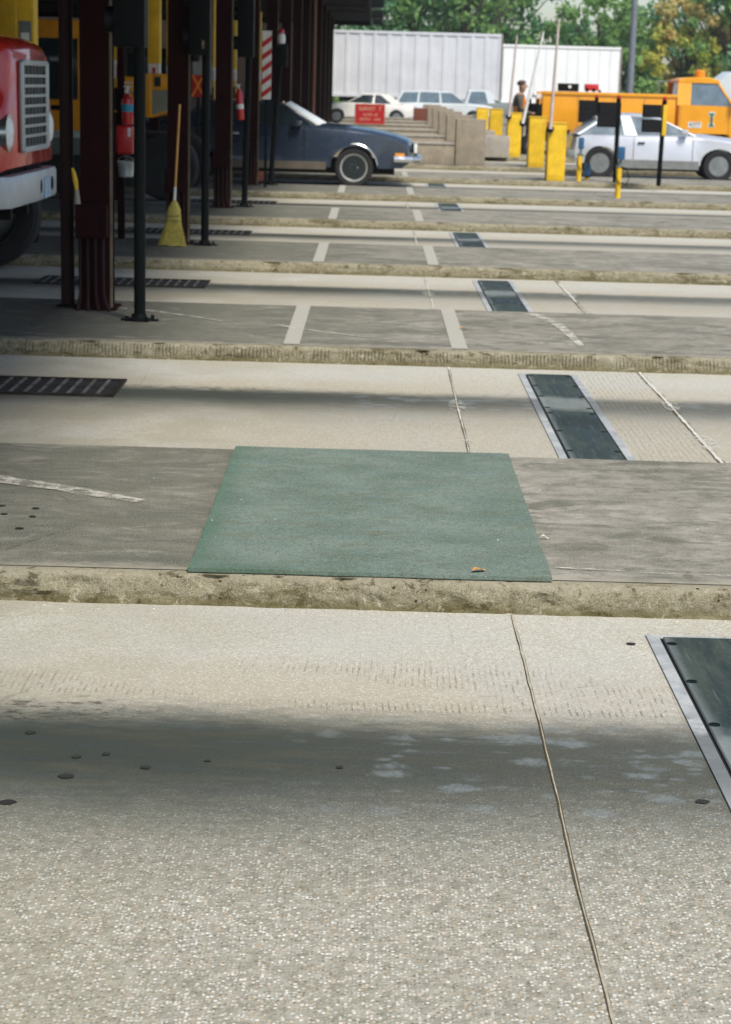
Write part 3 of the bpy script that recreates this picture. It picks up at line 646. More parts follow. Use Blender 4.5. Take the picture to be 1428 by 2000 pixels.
# black signal poles in front of the columns
def signal_pole(base, rlean, ztop, kind, label, hp=(273, 93)):
    t = thing('signal_pole', base, label, 'signal pole', 'black signal poles along the lanes')
    b = MB(); b.tube([(0, 0, 0), (rlean*ztop, 0, ztop)], .040, 16); b.build('pole', M['black'], t)
    b = MB(); b.lathe([(.085, 0), (.085, .014), (.055, .022), (.045, .05)], seg=18)
    for a in range(4): b.tube([(.10*math.cos(a*1.57+.6), .10*math.sin(a*1.57+.6), 0), (.10*math.cos(a*1.57+.6), .10*math.sin(a*1.57+.6), .035)], .012, 8)
    b.box(-.13, .13, -.02, .02, 0, .012); b.build('base_flange', M['black'], t)
    zb = aty(hp[0], hp[1], base.y).z-KH; hx = rlean*ztop
    if kind == 'tall': 
        h = MB(); h.box(hx-.165, hx+.045, -.10, .12, zb, zb+.95, .012); hd = h.build('signal_head', M['black'], t)
        for zz in (.18, .55):
            q = MB(); q.lathe([(.075, 0), (.07, -.012), (.03, -.016)], (hx-.166, .01, zb+zz), 'X', 16); q.build('lens', M['dark'], hd)
            q = MB(); q.lathe([(.085, 0), (.088, -.06)], (hx-.166, .01, zb+zz), 'X', 16, cap=False); q.build('visor', M['blackm'], hd)
    else:
        h = MB(); h.box(hx-.11, hx+.10, -.09, .10, zb, zb+.34, .012); hd = h.build('signal_head', M['black'], t)
        q = MB(); q.lathe([(.06, 0), (.066, .06), (.058, .13), (.03, .16)], (hx, 0, zb+.36), 'Z', 16); q.build('lamp', M['white'], hd)
        q = MB(); q.lathe([(.05, .16), (.04, .21), (.012, .23)], (hx, 0, zb+.36), 'Z', 16); q.build('lamp_cap', M['redp'], hd)
    return t
signal_pole(at(273, 626, KH), 0, 2.9, 'tall', 'tall black signal pole nearest to the camera, right of the thick column', (273, 93))
sp2 = signal_pole(at(400, 479, KH), 0, 2.9, 'tall', 'black signal pole right of the leaning broom', (400, 108))
text_obj('13381', .035, M['signtxt'], 'pole_number', sp2, (-.02, -.11, 1.98), FACE_CAM @ Matrix.Rotation(R(90), 4, 'Z'))
signal_pole(at(477, 404, KH), .02, 2.9, 'tall', 'third black signal pole, left of the blue car', (485, 112))
signal_pole(at(528, 361, KH), .065, 2.2, 'short', 'leaning black pole with white and red lamp before the blue car', (543, 130))

# broom
bc = Vector((aty(336, 474, 18.62).x, 18.62, KH)); top = aty(351, 204, bc.y+.10)
t = thing('broom', bc, 'yellow corn broom leaning against the second maroon column', 'broom')
d = top-bc; hb = d*.33
b = MB(); b.tube([hb, hb+d*.06, d], [.013, .0125, .012], 12); b.build('handle', M['wood'], t)
b = MB(); b.tube([hb*.80, hb*1.28], [.017, .0135], 12); b.build('collar', M['white'], t)
def oval(c_, rx, ry, n_=28, jz=0): return [Vector((c_.x+rx*math.cos(2*math.pi*k/n_), c_.y+ry*math.sin(2*math.pi*k/n_), c_.z+(random.uniform(-jz, jz) if jz else 0))) for k in range(n_)]
rings = []
for f_, rx, ry in ((.0, .128, .035), (.2, .108, .034), (.45, .083, .034), (.6, .078, .034), (.70, .073, .033), (.80, .066, .031), (.88, .050, .027), (.95, .030, .022), (1.0, .016, .015)):
    cc = hb*f_; cc.z = max(cc.z, .012 if f_ == 0 else 0); rings.append(oval(cc, rx, ry, jz=.008 if f_ == 0 else 0))
b = MB(); b.loft(rings); b.build('bristles', M['straw'], t)
b = MB()
for k in range(90):
    a = random.uniform(0, 6.28); rx, ry = .066, .034; p0 = hb*.62+Vector((rx*math.cos(a), ry*math.sin(a), 0)); p1 = Vector((.135*math.cos(a)+random.uniform(-.008, .008), .038*math.sin(a)-.002, random.uniform(0, .015)))
    b.tube([p0, p0.lerp(p1, .5)+Vector((0, 0, .0)), p1], .0016, 4)
b.build('straws', M['straw'], t)
b = MB()
for f_ in (.56, .66):
    rx = .084 if f_ < .6 else .079; b.tube([*oval(hb*f_, rx, .038, 24), oval(hb*f_, rx, .038, 24)[0]], .003, 5, cap=False)
b.build('stitching', M['beige'], t)

# hand brush stuck behind the junction box of the nearest column
bb = Vector((-2.10, 13.22, KH+.70)); t = thing('brush', bb, 'small brush with yellow tipped handle behind the junction box', 'brush')
b = MB(); b.tube([(.01, 0, 0), (0, 0, .16)], [.028, .014], 10); b.build('bristles', M['conc2'], t)
b = MB(); b.tube([(0, 0, .16), (-.008, 0, .22), (-.02, .0, .28), (-.03, 0, .31)], [.012, .018, .014, .008], 10); b.build('handle', M['yellow'], t)

# equipment post with extinguisher, red box and pail
pe = Vector((aty(247, 200, 19.4).x, 19.4, KH)); t = thing('equipment_post', pe, 'dark post carrying the fire extinguisher behind the nearest column', 'post')
b = MB(); b.box(-.09, -.02, -.04, .04, 0, 2.6); b.build('post', M['maroon'], t, 0)
def z18(y, Yd=19.2): return aty(247, y, Yd).z
X0 = aty(249, 220, 19.2).x
t = thing('fire_extinguisher', (X0, 19.2, z18(243)), 'red fire extinguisher with blue label above the red box', 'fire extinguisher', 'red fire extinguishers')
h_ = z18(188)-z18(243)
b = MB(); b.lathe([(.058, 0), (.062, .015), (.062, h_*.8), (.055, h_*.92), (.03, h_), (.018, h_+.03)], seg=24); b.build('cylinder', M['redp'], t)
b = MB(); b.lathe([(.0635, h_*.45), (.0635, h_*.72)], seg=24, cap=False); b.build('label', M['cyan'], t)
b = MB(); b.tube([(0, 0, h_+.02), (0, 0, h_+.10)], .016, 10); b.box(-.035, .045, -.012, .012, h_+.09, h_+.105); b.box(-.03, .055, -.010, .010, h_+.13, h_+.142); b.lathe([(.022, 0), (.022, -.01)], (-.002, -.018, h_+.05), 'Y', 12); b.build('valve', M['galv'], t)
b = MB(); b.tube([(.01, 0, h_+.06), (.06, .0, h_+.04), (.075, 0, h_-.03), (.07, 0, .08)], .009, 8); b.build('hose', M['grey'], t)
zb, zt_ = z18(301), z18(245); t = thing('alarm_box', (aty(246, 270, 19.2).x, 19.2, zb), 'red rounded box with white tag under the fire extinguisher', 'box')
b = MB(); b.box(-.09, .085, -.08, .08, 0, zt_-zb, .03, 3); b.build('housing', M['redp'], t)
b = MB(); b.box(.03, .06, -.0835, -.0815, (zt_-zb)*.62, (zt_-zb)*.93); b.build('tag', M['white'], t, 0)
zb = z18(346); t = thing('pail', (aty(246, 320, 19.2).x, 19.2, zb), 'galvanised steel pail hanging below the red box', 'pail')
b = MB(); b.lathe([(.065, 0), (.075, .01), (.088, .15), (.092, .155), (.086, .16), (.075, .02)], seg=24); b.build('bucket', M['galv'], t)
b = MB(); b.tube([(-.085*math.cos(a*.31), 0, .155+.06*math.sin(a*.31)) for a in range(11)], .003, 6); b.build('handle', M['galv'], t)
# second extinguisher, right of third column
z0 = aty(470, 234, 24.75); z1 = aty(466, 173, 24.75)
t = thing('fire_extinguisher', z0, 'small tilted red extinguisher on the third maroon column', 'fire extinguisher', 'red fire extinguishers'); t.rotation_euler = (0, R(-4), 0); h_ = (z1-z0).length
b = MB(); b.lathe([(.045, 0), (.05, .02), (.05, h_*.8), (.03, h_*.95), (.015, h_)], seg=20); b.build('cylinder', M['redp'], t)
b = MB(); b.lathe([(.0515, h_*.35), (.0515, h_*.5)], seg=20, cap=False); b.build('label', M['white'], t)
b = MB(); b.tube([(0, 0, h_), (-.01, 0, h_+.05)], .014, 8); b.box(-.05, .03, -.01, .01, h_+.04, h_+.055); b.build('valve', M['galv'], t)

# lane-closed X sign
ps = aty(387, 168, 30.3); t = thing('lane_sign', (ps.x, 30.3, KH), 'red square sign with an orange X under the canopy', 'sign')
b = MB(); b.tube([(0, .03, 0), (0, .03, ps.z-KH+.1)], .025, 10); b.build('post', M['black'], t)
zc = ps.z-KH; b = MB(); b.box(-.105, .105, -.015, .012, zc-.175, zc+.175, .004, 1); b.build('panel', M['signred'], t)
for s_ in (-1, 1):
    b = MB(); b.poly([(-s_*.095-.018, -.019 if s_ > 0 else -.021, zc-.165), (-s_*.095+.018, -.019 if s_ > 0 else -.021, zc-.165), (s_*.085+.018, -.019 if s_ > 0 else -.021, zc+.165), (s_*.085-.018, -.019 if s_ > 0 else -.021, zc+.165)]); b.build('cross_stroke', M['signor'], t, 0)

# toll ticket machines
def machine(px, Y, label, wide=.10):
    Y *= 1.063; x = aty(px, 150, Y).x
    t = thing('ticket_machine', (x, Y, KH), label, 'ticket machine', 'yellow ticket machines under the canopy')
    b = MB(); b.box(-wide, wide, -.15, .15, 1.18, 1.62, .015); b.build('cabinet', M['yellowb'], t)
    b = MB(); b.box(-wide*.8, wide*.8, -.12, .12, 0, 1.18); b.build('pedestal', M['maroon'], t, 0)
    b = MB(); b.box(-wide*.7, wide*.7, -.156, -.152, 1.2, 1.5); b.build('screen', M['black'], t, 0)
    b = MB(); b.box(-wide, wide, -.12, .12, 1.86, 3.1, .01); b.build('upper_panel', M['yellow'], t)
    b = MB(); b.box(-wide*.95, wide*.95, -.10, .10, 1.62, 1.86); b.build('neck', M['white'], t, 0)
    b = MB(); b.box(-wide*.25, wide*.25, -.106, -.102, 1.62, 1.8); b.build('red_mark', M['redp'], t, 0)
    return t
machine(302, 28.3, 'yellow ticket machine seen between the nearest pole and the second column', .095)
machine(232, 24.0, 'yellow ticket machine just right of the nearest column', .06)
machine(329, 33.6, 'thin yellow machine left of the second column', .03)
machine(418, 33.4, 'grey and orange machine between second and third column', .02)
machine(459, 38.8, 'orange tipped machine right of the third column', .03)
machine(505, 39.2, 'yellow machine near the striped pole', .05)
t = machine(55, 17.6, 'yellow machine with white label above the red truck hood', .085)
b = MB(); b.box(-.06, .06, -.126, -.122, 1.88, 2.15); b.build('label_plate', M['grey'], t, 0)
b = MB(); b.box(-.04, .04, -.130, -.127, 1.90, 2.04); b.build('fare_slot', M['white'], t, 0)
machine(0, 18.4, 'orange machine cut by the left picture edge', .20)
# small bright cabinet above
# striped pole + arm
def striped(px, py, Y, z0, z1, w_, label, lean=0.03):
    Y *= 1.063; p = aty(px, py, Y); t = thing('striped_post', (p.x, Y, KH), label, 'striped post', 'red and white striped gate posts')
    b = MB(); b.box(-w_*.3, w_*.3, .02, .06, 0, z1-KH-.05); b.build('support', M['black'], t, 0)
    b = MB(); b.box(-w_, w_, -.012, .015, z0-KH, z1-KH, .003, 1); b.build('board', M['white'], t)
    z = z0-KH+.02
    while z < z1-KH-.14:
        b = MB(); b.poly([(-w_, -.016, z), (w_, -.016, z+w_*1.5), (w_, -.016, z+w_*1.5+.085), (-w_, -.016, z+.085)]); b.build('red_stripe', M['redp'], t, 0); z += .19
striped(521, 130, 27.8, 1.46, 2.50, .072, 'red and white striped board standing left of the lamp pole')
striped(541, 160, 34.2, 1.32, 1.98, .03, 'narrow red and white striped board by the windscreen of the blue car')
b = MB(); b.box(-.32, .32, -.1, .1, 0, .42, .03); o = b.build('kerb_box', M['steps'], smooth=30); c = at(502, 353, KH); o.location = c; o.scale = (.5, 1, .38); tag(o, 'low rusty red box at the foot of the fourth column', 'box')

# ================================================================== VEHICLE HELPERS
def wheel(parent, x, y, r, w_, side, rimm='hub', ww=None, spokes=0, rr=.62):
    t = MB(); h = w_/2
    t.lathe([(r*rr, -h*.8), (r*.80, -h), (r*.93, -h*.95), (r, -h*.62), (r, h*.62), (r*.93, h*.95), (r*.80, h), (r*rr, h*.8)], (x, y, r), 'Y', 32, cap=False); ty = t.build('tyre', M['tyre'], parent)
    q = MB(); s_ = side; q.lathe([(r*rr, s_*h*.8), (r*rr*.94, s_*h*.62), (r*rr*.8, s_*h*.5), (r*.25, s_*h*.45), (r*.2, s_*h*.66), (.02, s_*h*.68)], (x, y, r), 'Y', 28); rm = q.build('rim', M[rimm], parent)
    if ww:
        q = MB(); q.lathe([(r*(rr+.01), s_*(h*.80+.004)), (r*(rr+.09), s_*(h*.9+.003))], (x, y, r), 'Y', 32, cap=False); q.build('whitewall', M[ww], ty)
        q = MB(); q.lathe([(r*rr*1.0, s_*(h*.82)), (r*rr*.88, s_*(h*.7))], (x, y, r), 'Y', 32, cap=False); q.build('trim_ring', M['hub'], rm)
    for k in range(spokes):
        a = 2*math.pi*k/spokes; q = MB()
        q.tube([(x+r*.16*math.cos(a), y+s_*h*.62, r+r*.16*math.sin(a)), (x+r*rr*.8*math.cos(a), y+s_*h*.56, r+r*rr*.8*math.sin(a))], .02, 6); q.build('spoke', M['hub'], rm)
def arc(cx, r, zb, a0=180, a1=0, n=12):
    base = math.sqrt(max(0, r*r)); return [(cx+r*math.cos(R(a0+(a1-a0)*i/n)), zb+r*math.sin(R(a0+(a1-a0)*i/n))) for i in range(n+1)]
def body_loft(top, x_r, x_f, zb, wheels, w_, ar, zw, crown=.03, plan=.10, tumble=.06, name='body', mat=None, parent=None):
    """top: outline points from rear to front (x,z); bottom built with arches"""
    pts = list(top)
    for xw in sorted(wheels, reverse=True):
        a = arc(xw, ar, zw, 0, 180); a = [(x, max(z, zb)) for x, z in a]
        pts += a
    cx = (x_r+x_f)/2; L = (x_f-x_r)/2; zmx = max(z for _, z in top)
    rings = []
    for tt in (-1, -.985, -.94, -.84, -.55, 0, .55, .84, .94, .985, 1):
        a = abs(tt); e = max(0, (a-.84)/.16)**2; ring = []
        for x, z in pts:
            q = abs(x-cx)/L; zz = z
            hi = max(0, min(1, (z-.5)/.3))
            zz -= hi*(.05*e) - hi*crown*(1-a*a)
            xx = x-(1 if x > cx else -1)*plan*max(0, q-.75)/.25*a*a
            yy = tt*w_*(1-tumble*max(0, (z-.55))*e) - (math.copysign(.02, tt)*e*max(0, .5-z)*2)
            yy *= 1-.05*max(0, q-.8)/.2
            ring.append(Vector((xx, yy, zz)))
        rings.append(ring)
    b = MB(); b.loft(rings); return b.build(name, mat, parent, 38)
def cabin(pts, w0, w1, zb, zt, glass, parent, roofm, pillars, frontmat=None, roofpts=None):
    """pts outline closed (x,z); width w0 at zb to w1 at zt"""
    def wz(z): return w0+(w1-w0)*max(0, min(1, (z-zb)/(zt-zb)))
    b = MB(); b.loft([[Vector((x, s_*wz(z), z)) for x, z in pts] for s_ in (-1, -.5, 0, .5, 1)]); b.build('windows', M[glass], parent, 20)
    rp = roofpts; b = MB()
    rings = []
    for tt in (-1, -.96, -.8, 0, .8, .96, 1):
        rings.append([Vector((x, tt*(wz(z)+.012), z+.012+.03*(1-tt*tt)-(.02 if abs(tt) == 1 else 0))) for x, z in rp]+[Vector((x, tt*(wz(z)+.012), z-.035)) for x, z in reversed(rp)])
    b.loft(rings); b.build('roof', M[roofm], parent, 40)
    for (xa, za, xb, zb_, wd) in pillars:
        for s_ in (-1, 1):
            b = MB(); ya, yb = s_*(wz(za)+.006), s_*(wz(zb_)+.006); 
            b.poly([(xa-wd/2, ya, za), (xa+wd/2, ya, za), (xb+wd/2*.8, yb, zb_), (xb-wd/2*.8, yb, zb_)], (0, s_*.012, 0)); b.build('pillar', M[roofm], parent, 0)

# ---- blue car (nose to the right)
xf = aty(817, 300, 32.3).x
t = thing('car', (xf, 32.95, 0), 'dark blue two-door car passing under the canopy with whitewall tyres', 'car')
HW = .90
top = [(-5.06, .38), (-5.1, .6), (-5.02, .93), (-4.2, 1.0), (-3.0, 1.01), (-1.85, 1.02), (-1.3, 1.0), (-.8, .945), (-.4, .87), (-.13, .79), (-.09, .74), (-.05, .60), (-.05, .44), (-.2, .34)]
body_loft(top, -5.1, 0, .27, [-1.10, -3.87], HW, .40, .33, parent=t, mat=M['blue'], crown=.05, plan=.12)
cabin([(-4.3, .98), (-3.6, 1.37), (-2.4, 1.37), (-1.72, .99)], .80, .60, .98, 1.38, 'glass', t, 'blue', [(-1.78, 1.0, -2.38, 1.38, .07), (-3.35, 1.0, -3.4, 1.38, .22), (-4.15, 1.0, -3.62, 1.37, .12)], roofpts=[(-3.65, 1.37), (-3.0, 1.385), (-2.36, 1.365)])
b = MB(); b.poly([(-1.66, -.73, 1.01), (-1.56, 0, 1.04), (-1.66, .73, 1.01), (-2.28, .56, 1.385), (-2.24, 0, 1.41), (-2.28, -.56, 1.385)], (-.03, 0, -.02)); b.build('windscreen', M['wglass'], t, 0)
b = MB(); b.tube([(-.42, -.915, .50), (-.12, -.89, .50), (-.0, -.78, .50), (.03, -.4, .50), (.035, .4, .50), (.0, .78, .50), (-.12, .89, .50), (-.42, .915, .5)], .055, 10)
b.build('bumper', M['chrome'], t)
b = MB(); b.box(-.40, -.24, -.925, -.885, .535, .60, .008); b.build('marker_lamp', M['amber'], t)
b = MB(); b.box(-.08, -.02, -.72, -.42, .60, .75, .02); b.box(-.08, -.02, .42, .72, .60, .75, .02); b.build('headlight', M['lamp'], t)
b = MB(); b.box(-.07, -.02, -.38, .38, .58, .76, .01); b.build('grille', M['grillm'], t)
for sy in (-.905, .905):
    b = MB(); b.box(-3.42, -1.58, sy-.007, sy+.007, .29, .42, .003, 1); b.build('rocker_trim', M['beige'], t)
b = MB(); b.tube([(-1.10+.405*math.cos(R(a)), -.906, .33+.405*math.sin(R(a))) for a in range(8, 106, 7)], .012, 6); b.build('arch_trim', M['chrome'], t)
b = MB(); b.box(-2.17, -2.0, -1.0, -.84, 1.0, 1.10, .03); b.build('side_mirror', M['blue'], t)
for xx in (-1.95, -3.4):
    b = MB(); b.box(xx-.004, xx+.004, -.9015, -.897, .42, .96); b.build('door_gap', M['dark'], t, 0)
b = MB(); b.box(-3.25, -3.08, -.915, -.895, .84, .88, .006); b.build('door_handle', M['chrome'], t)
for xx in (-1.10, -3.87):
    wheel(t, xx, -.79, .335, .2, -1, 'darkrim', 'rim', 6); wheel(t, xx, .79, .335, .2, 1, 'darkrim', 'rim', 0)
b = MB(); b.box(-4.9, -.4, -.6, .6, .22, .45); b.build('chassis', M['dark'], t, 0)

# ---- silver hatchback coupe (nose right)
xr = aty(1112, 300, 38.1).x
t = thing('car', (xr, 38.6, 0), 'silver white hatchback coupe behind the yellow bollards at right', 'car', rz=R(-2.5))
top = [(.02, .32), (-.02, .60), (.03, .80), (.2, .87), (2.4, .89), (2.75, .875), (3.4, .80), (3.9, .70), (4.18, .62), (4.24, .42), (4.15, .30)]
body_loft(top, 0, 4.24, .22, [.62, 3.0], .84, .375, .31, parent=t, mat=M['silver'], crown=.05, plan=.12)
cabin([(.06, .87), (.35, 1.08), (.60, 1.21), (.85, 1.255), (1.25, 1.265), (1.6, 1.245), (1.85, 1.195), (2.55, .88)], .75, .56, .86, 1.25, 'lglass', t, 'silver', [(2.51, .89, 1.80, 1.21, .05), (1.22, .88, 1.10, 1.25, .25), (.17, .87, .70, 1.22, .07)], roofpts=[(.52, 1.18), (.70, 1.235), (.95, 1.262), (1.25, 1.268), (1.6, 1.248), (1.84, 1.20)])
b = MB(); b.box(1.0, 2.6, -.856, -.84, .23, .40, .003, 1); b.build('rocker_trim', M['silverd'], t)
b = MB(); b.box(-.06, .12, -.80, .80, .40, .56, .03); b.build('rear_bumper', M['silverd'], t)
b = MB(); b.box(4.12, 4.30, -.78, .78, .38, .52, .03); b.build('bumper', M['silverd'], t)
b = MB(); b.box(1.28, 1.286, -.846, -.842, .4, .87); b.box(2.46, 2.466, -.846, -.842, .4, .87); b.build('door_gap', M['dark'], t, 0)
b = MB(); b.box(1.36, 1.5, -.856, -.84, .72, .75); b.build('door_handle', M['dark'], t, 0)
b = MB(); b.box(2.2, 2.35, -.95, -.82, .92, 1.02, .03); b.build('side_mirror', M['silver'], t)
for xx in (.62, 3.0):
    wheel(t, xx, -.75, .315, .19, -1, 'hub', None, 0); wheel(t, xx, .75, .315, .19, 1, 'darkrim')
b = MB(); b.box(.3, 3.9, -.6, .6, .18, .4); b.build('chassis', M['dark'], t, 0)

# ---- generic parked cars far away
def far_car(x, y, rz, kind, paint, label, roofm=None):
    t = thing('parked_car', (x, y, 0), label, 'car', rz=rz); roofm = roofm or paint
    if kind == 'coupe':
        top = [(0, .35), (-.02, .62), (.06, .84), (1.0, .88), (2.9, .90), (3.9, .80), (4.35, .70), (4.4, .4)]
        body_loft(top, 0, 4.4, .25, [.85, 3.5], .86, .36, .32, parent=t, mat=M[paint])
        cabin([(.55, .86), (1.3, 1.27), (2.3, 1.28), (3.1, .89)], .76, .58, .86, 1.28, 'glass', t, roofm, [(3.05, .9, 2.32, 1.28, .06), (1.9, .88, 1.85, 1.28, .1), (.85, .88, 1.4, 1.27, .5)], roofpts=[(1.25, 1.26), (1.8, 1.29), (2.33, 1.275)]); ws = (.85, 3.5)
    else:
        top = [(0, .35), (-.03, .62), (.02, .93), (1.0, .95), (3.3, .95), (4.2, .88), (4.6, .8), (4.65, .42)]
        body_loft(top, 0, 4.65, .25, [.9, 3.7], .88, .37, .33, parent=t, mat=M[paint])
        cabin([(.05, .93), (.35, 1.42), (2.6, 1.44), (3.4, .95)], .80, .66, .93, 1.44, 'lglass', t, roofm, [(3.34, .96, 2.62, 1.44, .07), (2.15, .95, 2.1, 1.44, .09), (1.1, .95, 1.15, 1.44, .1), (.12, .95, .4, 1.42, .12)], roofpts=[(.3, 1.42), (1.5, 1.46), (2.65, 1.44)]); ws = (.9, 3.7)
    for xx in ws:
        wheel(t, xx, -.77, .31, .19, -1); wheel(t, xx, .77, .31, .19, 1)
    b = MB(); b.box(4.32 if kind == 'coupe' else 4.55, 4.48 if kind == 'coupe' else 4.72, -.8, .8, .42, .56, .03); b.build('bumper', M['chrome'], t)
    b = MB(); b.box(-.07, .05, -.8, .8, .42, .56, .03); b.build('rear_bumper', M['chrome'], t)
    b = MB(); b.box(-.035, .0, -.74, -.5, .62, .74); b.box(-.035, .0, .5, .74, .62, .74); b.build('tail_light', M['redp'], t, 0)
    return t
far_car(aty(812, 220, 84).x, 84, math.pi, 'coupe', 'cream', 'cream white fastback parked behind the red sign, pinkish roof pillar', 'cream')
far_car(.85, 88, 0, 'wagon', 'wcar', 'pale blue white station wagon parked in front of the grey trailer')
# pickup
t = thing('pickup', (4.15, 90.4, 0), 'small white and grey pickup beside the grey trailer end', 'pickup')
body_loft([(0, .4), (-.02, .7), (.05, .95), (1.4, 1.0), (4.3, .98), (4.4, .5)], 0, 4.4, .35, [.9, 3.4], .85, .38, .33, parent=t, mat=M['grey'])
cabin([(.0+.1, .95), (.3, 1.52), (1.2, 1.52), (1.6, .98)], .78, .66, .95, 1.52, 'lglass', t, 'wcar', [(.15, .95, .32, 1.52, .12), (1.35, .98, 1.15, 1.52, .35)], roofpts=[(.25, 1.52), (.8, 1.54), (1.25, 1.52)])
for xx in (.9, 3.4): wheel(t, xx, -.77, .33, .2, -1); wheel(t, xx, .77, .33, .2, 1)

# ---- trailers
def trailer(x0, x1, y, zb, zt, mat, label, posts, depth=2.5):
    t = thing('trailer', (x0, y, 0), label, 'trailer', 'white box trailers parked behind'); L = x1-x0
    b = MB(); b.box(0, L, 0, depth, zb, zt, .02, 1); b.build('box', M[mat], t)
    if posts:
        k = int(L/.66)
        for i in range(k+1):
            xx = .06+i*(L-.12)/k; b = MB(); b.box(xx-.10, xx+.10, -.035, -.001, zb+.1, zt-.1, .012, 1); b.build('side_post', M['trailer'], t)
    else:
        k = int(L/.6)
        for i in range(1, k): 
            b = MB(); b.box(i*L/k-.006, i*L/k+.006, -.006, -.001, zb+.1, zt-.1); b.build('panel_seam', M['grey'], t, 0)
    b = MB(); b.box(-.03, L+.03, -.05, .02, zt-.10, zt+.03); b.box(-.03, L+.03, -.05, .02, zb-.03, zb+.11); b.build('rail', M['trailerw'] if not posts else M['trailer'], t, 0)
    b = MB(); b.box(L-.04, L+.05, -.055, depth, zb, zt+.02); b.build('corner_post', M['trim'], t, 0)
    b = MB(); b.box(.4, L-.4, .4, .6, zb-.25, zb-.03); b.box(.4, L-.4, depth-.6, depth-.4, zb-.25, zb-.03); b.build('chassis', M['dark'], t, 0)
    b = MB(); b.box(L*.22, L*.22+.12, .3, .42, 0, zb-.05); b.box(L*.22, L*.22+.12, depth-.42, depth-.3, 0, zb-.05); b.build('landing_leg', M['grey'], t, 0)
    for xx in (L-1.2, L-2.3):
        wheel(t, xx, .15, .5, .28, -1, 'hub'); wheel(t, xx, depth-.15, .5, .28, 1, 'hub')
a = aty(650, 57, 94); b_ = aty(981, 70, 94)
trailer(a.x, b_.x, 94, aty(820, 191, 94).z, (a.z+b_.z)/2, 'trailer', 'long grey ribbed box trailer in the background', True)
a = aty(984, 84, 112); b_ = aty(1214, 97, 112)
trailer(a.x, b_.x, 112, aty(1100, 203, 112).z, (a.z+b_.z)/2, 'trailerw', 'bright white smooth trailer behind the orange truck', False)

# ---- orange utility truck (right)
Y0 = 48.3; X0 = aty(1060, 200, Y0).x
t = thing('utility_truck', (X0, Y0, 0), 'orange utility truck with tall side boxes and amber beacon', 'truck')
b = MB(); b.box(0, 3.40, 0, .45, .72, 1.66, .012); b.box(0, 3.40, 1.75, 2.2, .72, 1.66, .012); b.box(.05, 3.35, .45, 1.75, .72, .85); b.build('side_boxes', M['orange'], t)
b = MB(); b.box(-.03, 3.42, -.03, .12, 1.60, 1.68, .01); b.build('box_rail', M['orange'], t)
for xx in (.9, 1.8, 2.6):
    b = MB(); b.box(xx-.006, xx+.006, -.004, -.001, .75, 1.58); b.build('door_gap', M['beige'], t, 0)
b = MB(); b.box(-.14, .0, .05, 2.15, .55, 1.35, .02); b.build('tailgate', M['black'], t)
for yy in (.25, .55):
    b = MB(); b.lathe([(.065, 0), (.065, -.05), (.05, -.06)], (-.15, yy, 1.58), 'X', 14); b.build('work_light', M['lamp'], t)
# cab
cx = 3.5
top = [(cx, .72), (cx, 1.40), (cx+.02, 1.43), (cx+1.3, 1.42), (cx+2.2, 1.36), (cx+2.75, 1.28), (cx+2.85, .8), (cx+2.8, .6)]
rings = []
def yring(pts, y, dz=0): return [Vector((x, y, z-dz)) for x, z in pts]
bt = top+arc(cx+1.95, .48, .45, 0, 180)+[(cx+1.3, .72)]
b = MB(); b.loft([yring(bt, .02), yring(bt, 0.0) if False else yring(bt, .06), yring(bt, 1.1), yring(bt, 2.14), yring(bt, 2.18)]); b.build('cab_body', M['orange'], t, 40)
cab = [(cx+.02, 1.42), (cx+.06, 2.02), (cx+.25, 2.08), (cx+.95, 2.06), (cx+1.42, 1.42)]
b = MB(); b.loft([[Vector((x, 1.1+s_*(1.02-.16*(z-1.42)/.6), z)) for x, z in cab] for s_ in (-1, -.5, 0, .5, 1)]); b.build('windows', M['lglass'], t, 20)
rings = []
for tt in (-1, -.95, 0, .95, 1):
    rings.append([Vector((x, 1.1+tt*.90, z+(.03 if abs(tt) < 1 else .0))) for x, z in ((cx+.0, 2.03), (cx+.25, 2.09), (cx+.75, 2.10), (cx+1.02, 2.04))]+[Vector((x, 1.1+tt*.90, 1.985)) for x in (cx+1.02, cx)])
b = MB(); b.loft(rings); b.build('roof', M['orange'], t, 40)
for (xa, xb, wd) in ((cx+.12, cx+.14, .34), (cx+1.40, cx+.98, .06)):
    for s_ in (-1, 1):
        b = MB(); b.poly([(xa-wd/2, 1.1+s_*1.028, 1.42), (xa+wd/2, 1.1+s_*1.028, 1.42), (xb+wd/2, 1.1+s_*.87, 2.02), (xb-wd/2, 1.1+s_*.87, 2.02)], (0, s_*.012, 0)); b.build('pillar', M['orange'], t, 0)
b = MB(); b.box(cx+.03, cx+.04, .016, .02, .74, 1.40); b.box(cx+1.28, cx+1.29, .016, .02, .74, 1.4); b.build('door_gap', M['beige'], t, 0)
b = MB(); b.tube([(cx+1.35, -.02, 1.45), (cx+1.4, -.16, 1.5), (cx+1.4, -.16, 1.85), (cx+1.32, .0, 1.9)], .012, 6); b.box(cx+1.34, cx+1.46, -.2, -.12, 1.5, 1.82, .02); b.build('side_mirror', M['chrome'], t)
bx = aty(1366, 150, Y0+1).x-X0; b = MB(); b.lathe([(.13, 0), (.14, .03), (.13, .17), (.09, .2)], (bx, .9, 2.12), 'Z', 20); b.build('beacon', M['amber'], t)
pt = aty(1390, 234, Y0); text_obj('I', .44, M['greenm'], 'door_emblem', t, (pt.x-X0, .012, pt.z), FACE_CAM, sx=1.5)
o = text_obj('I', .52, M['white'], 'emblem_border', t, (pt.x-X0, .016, pt.z), FACE_CAM, sx=1.55)
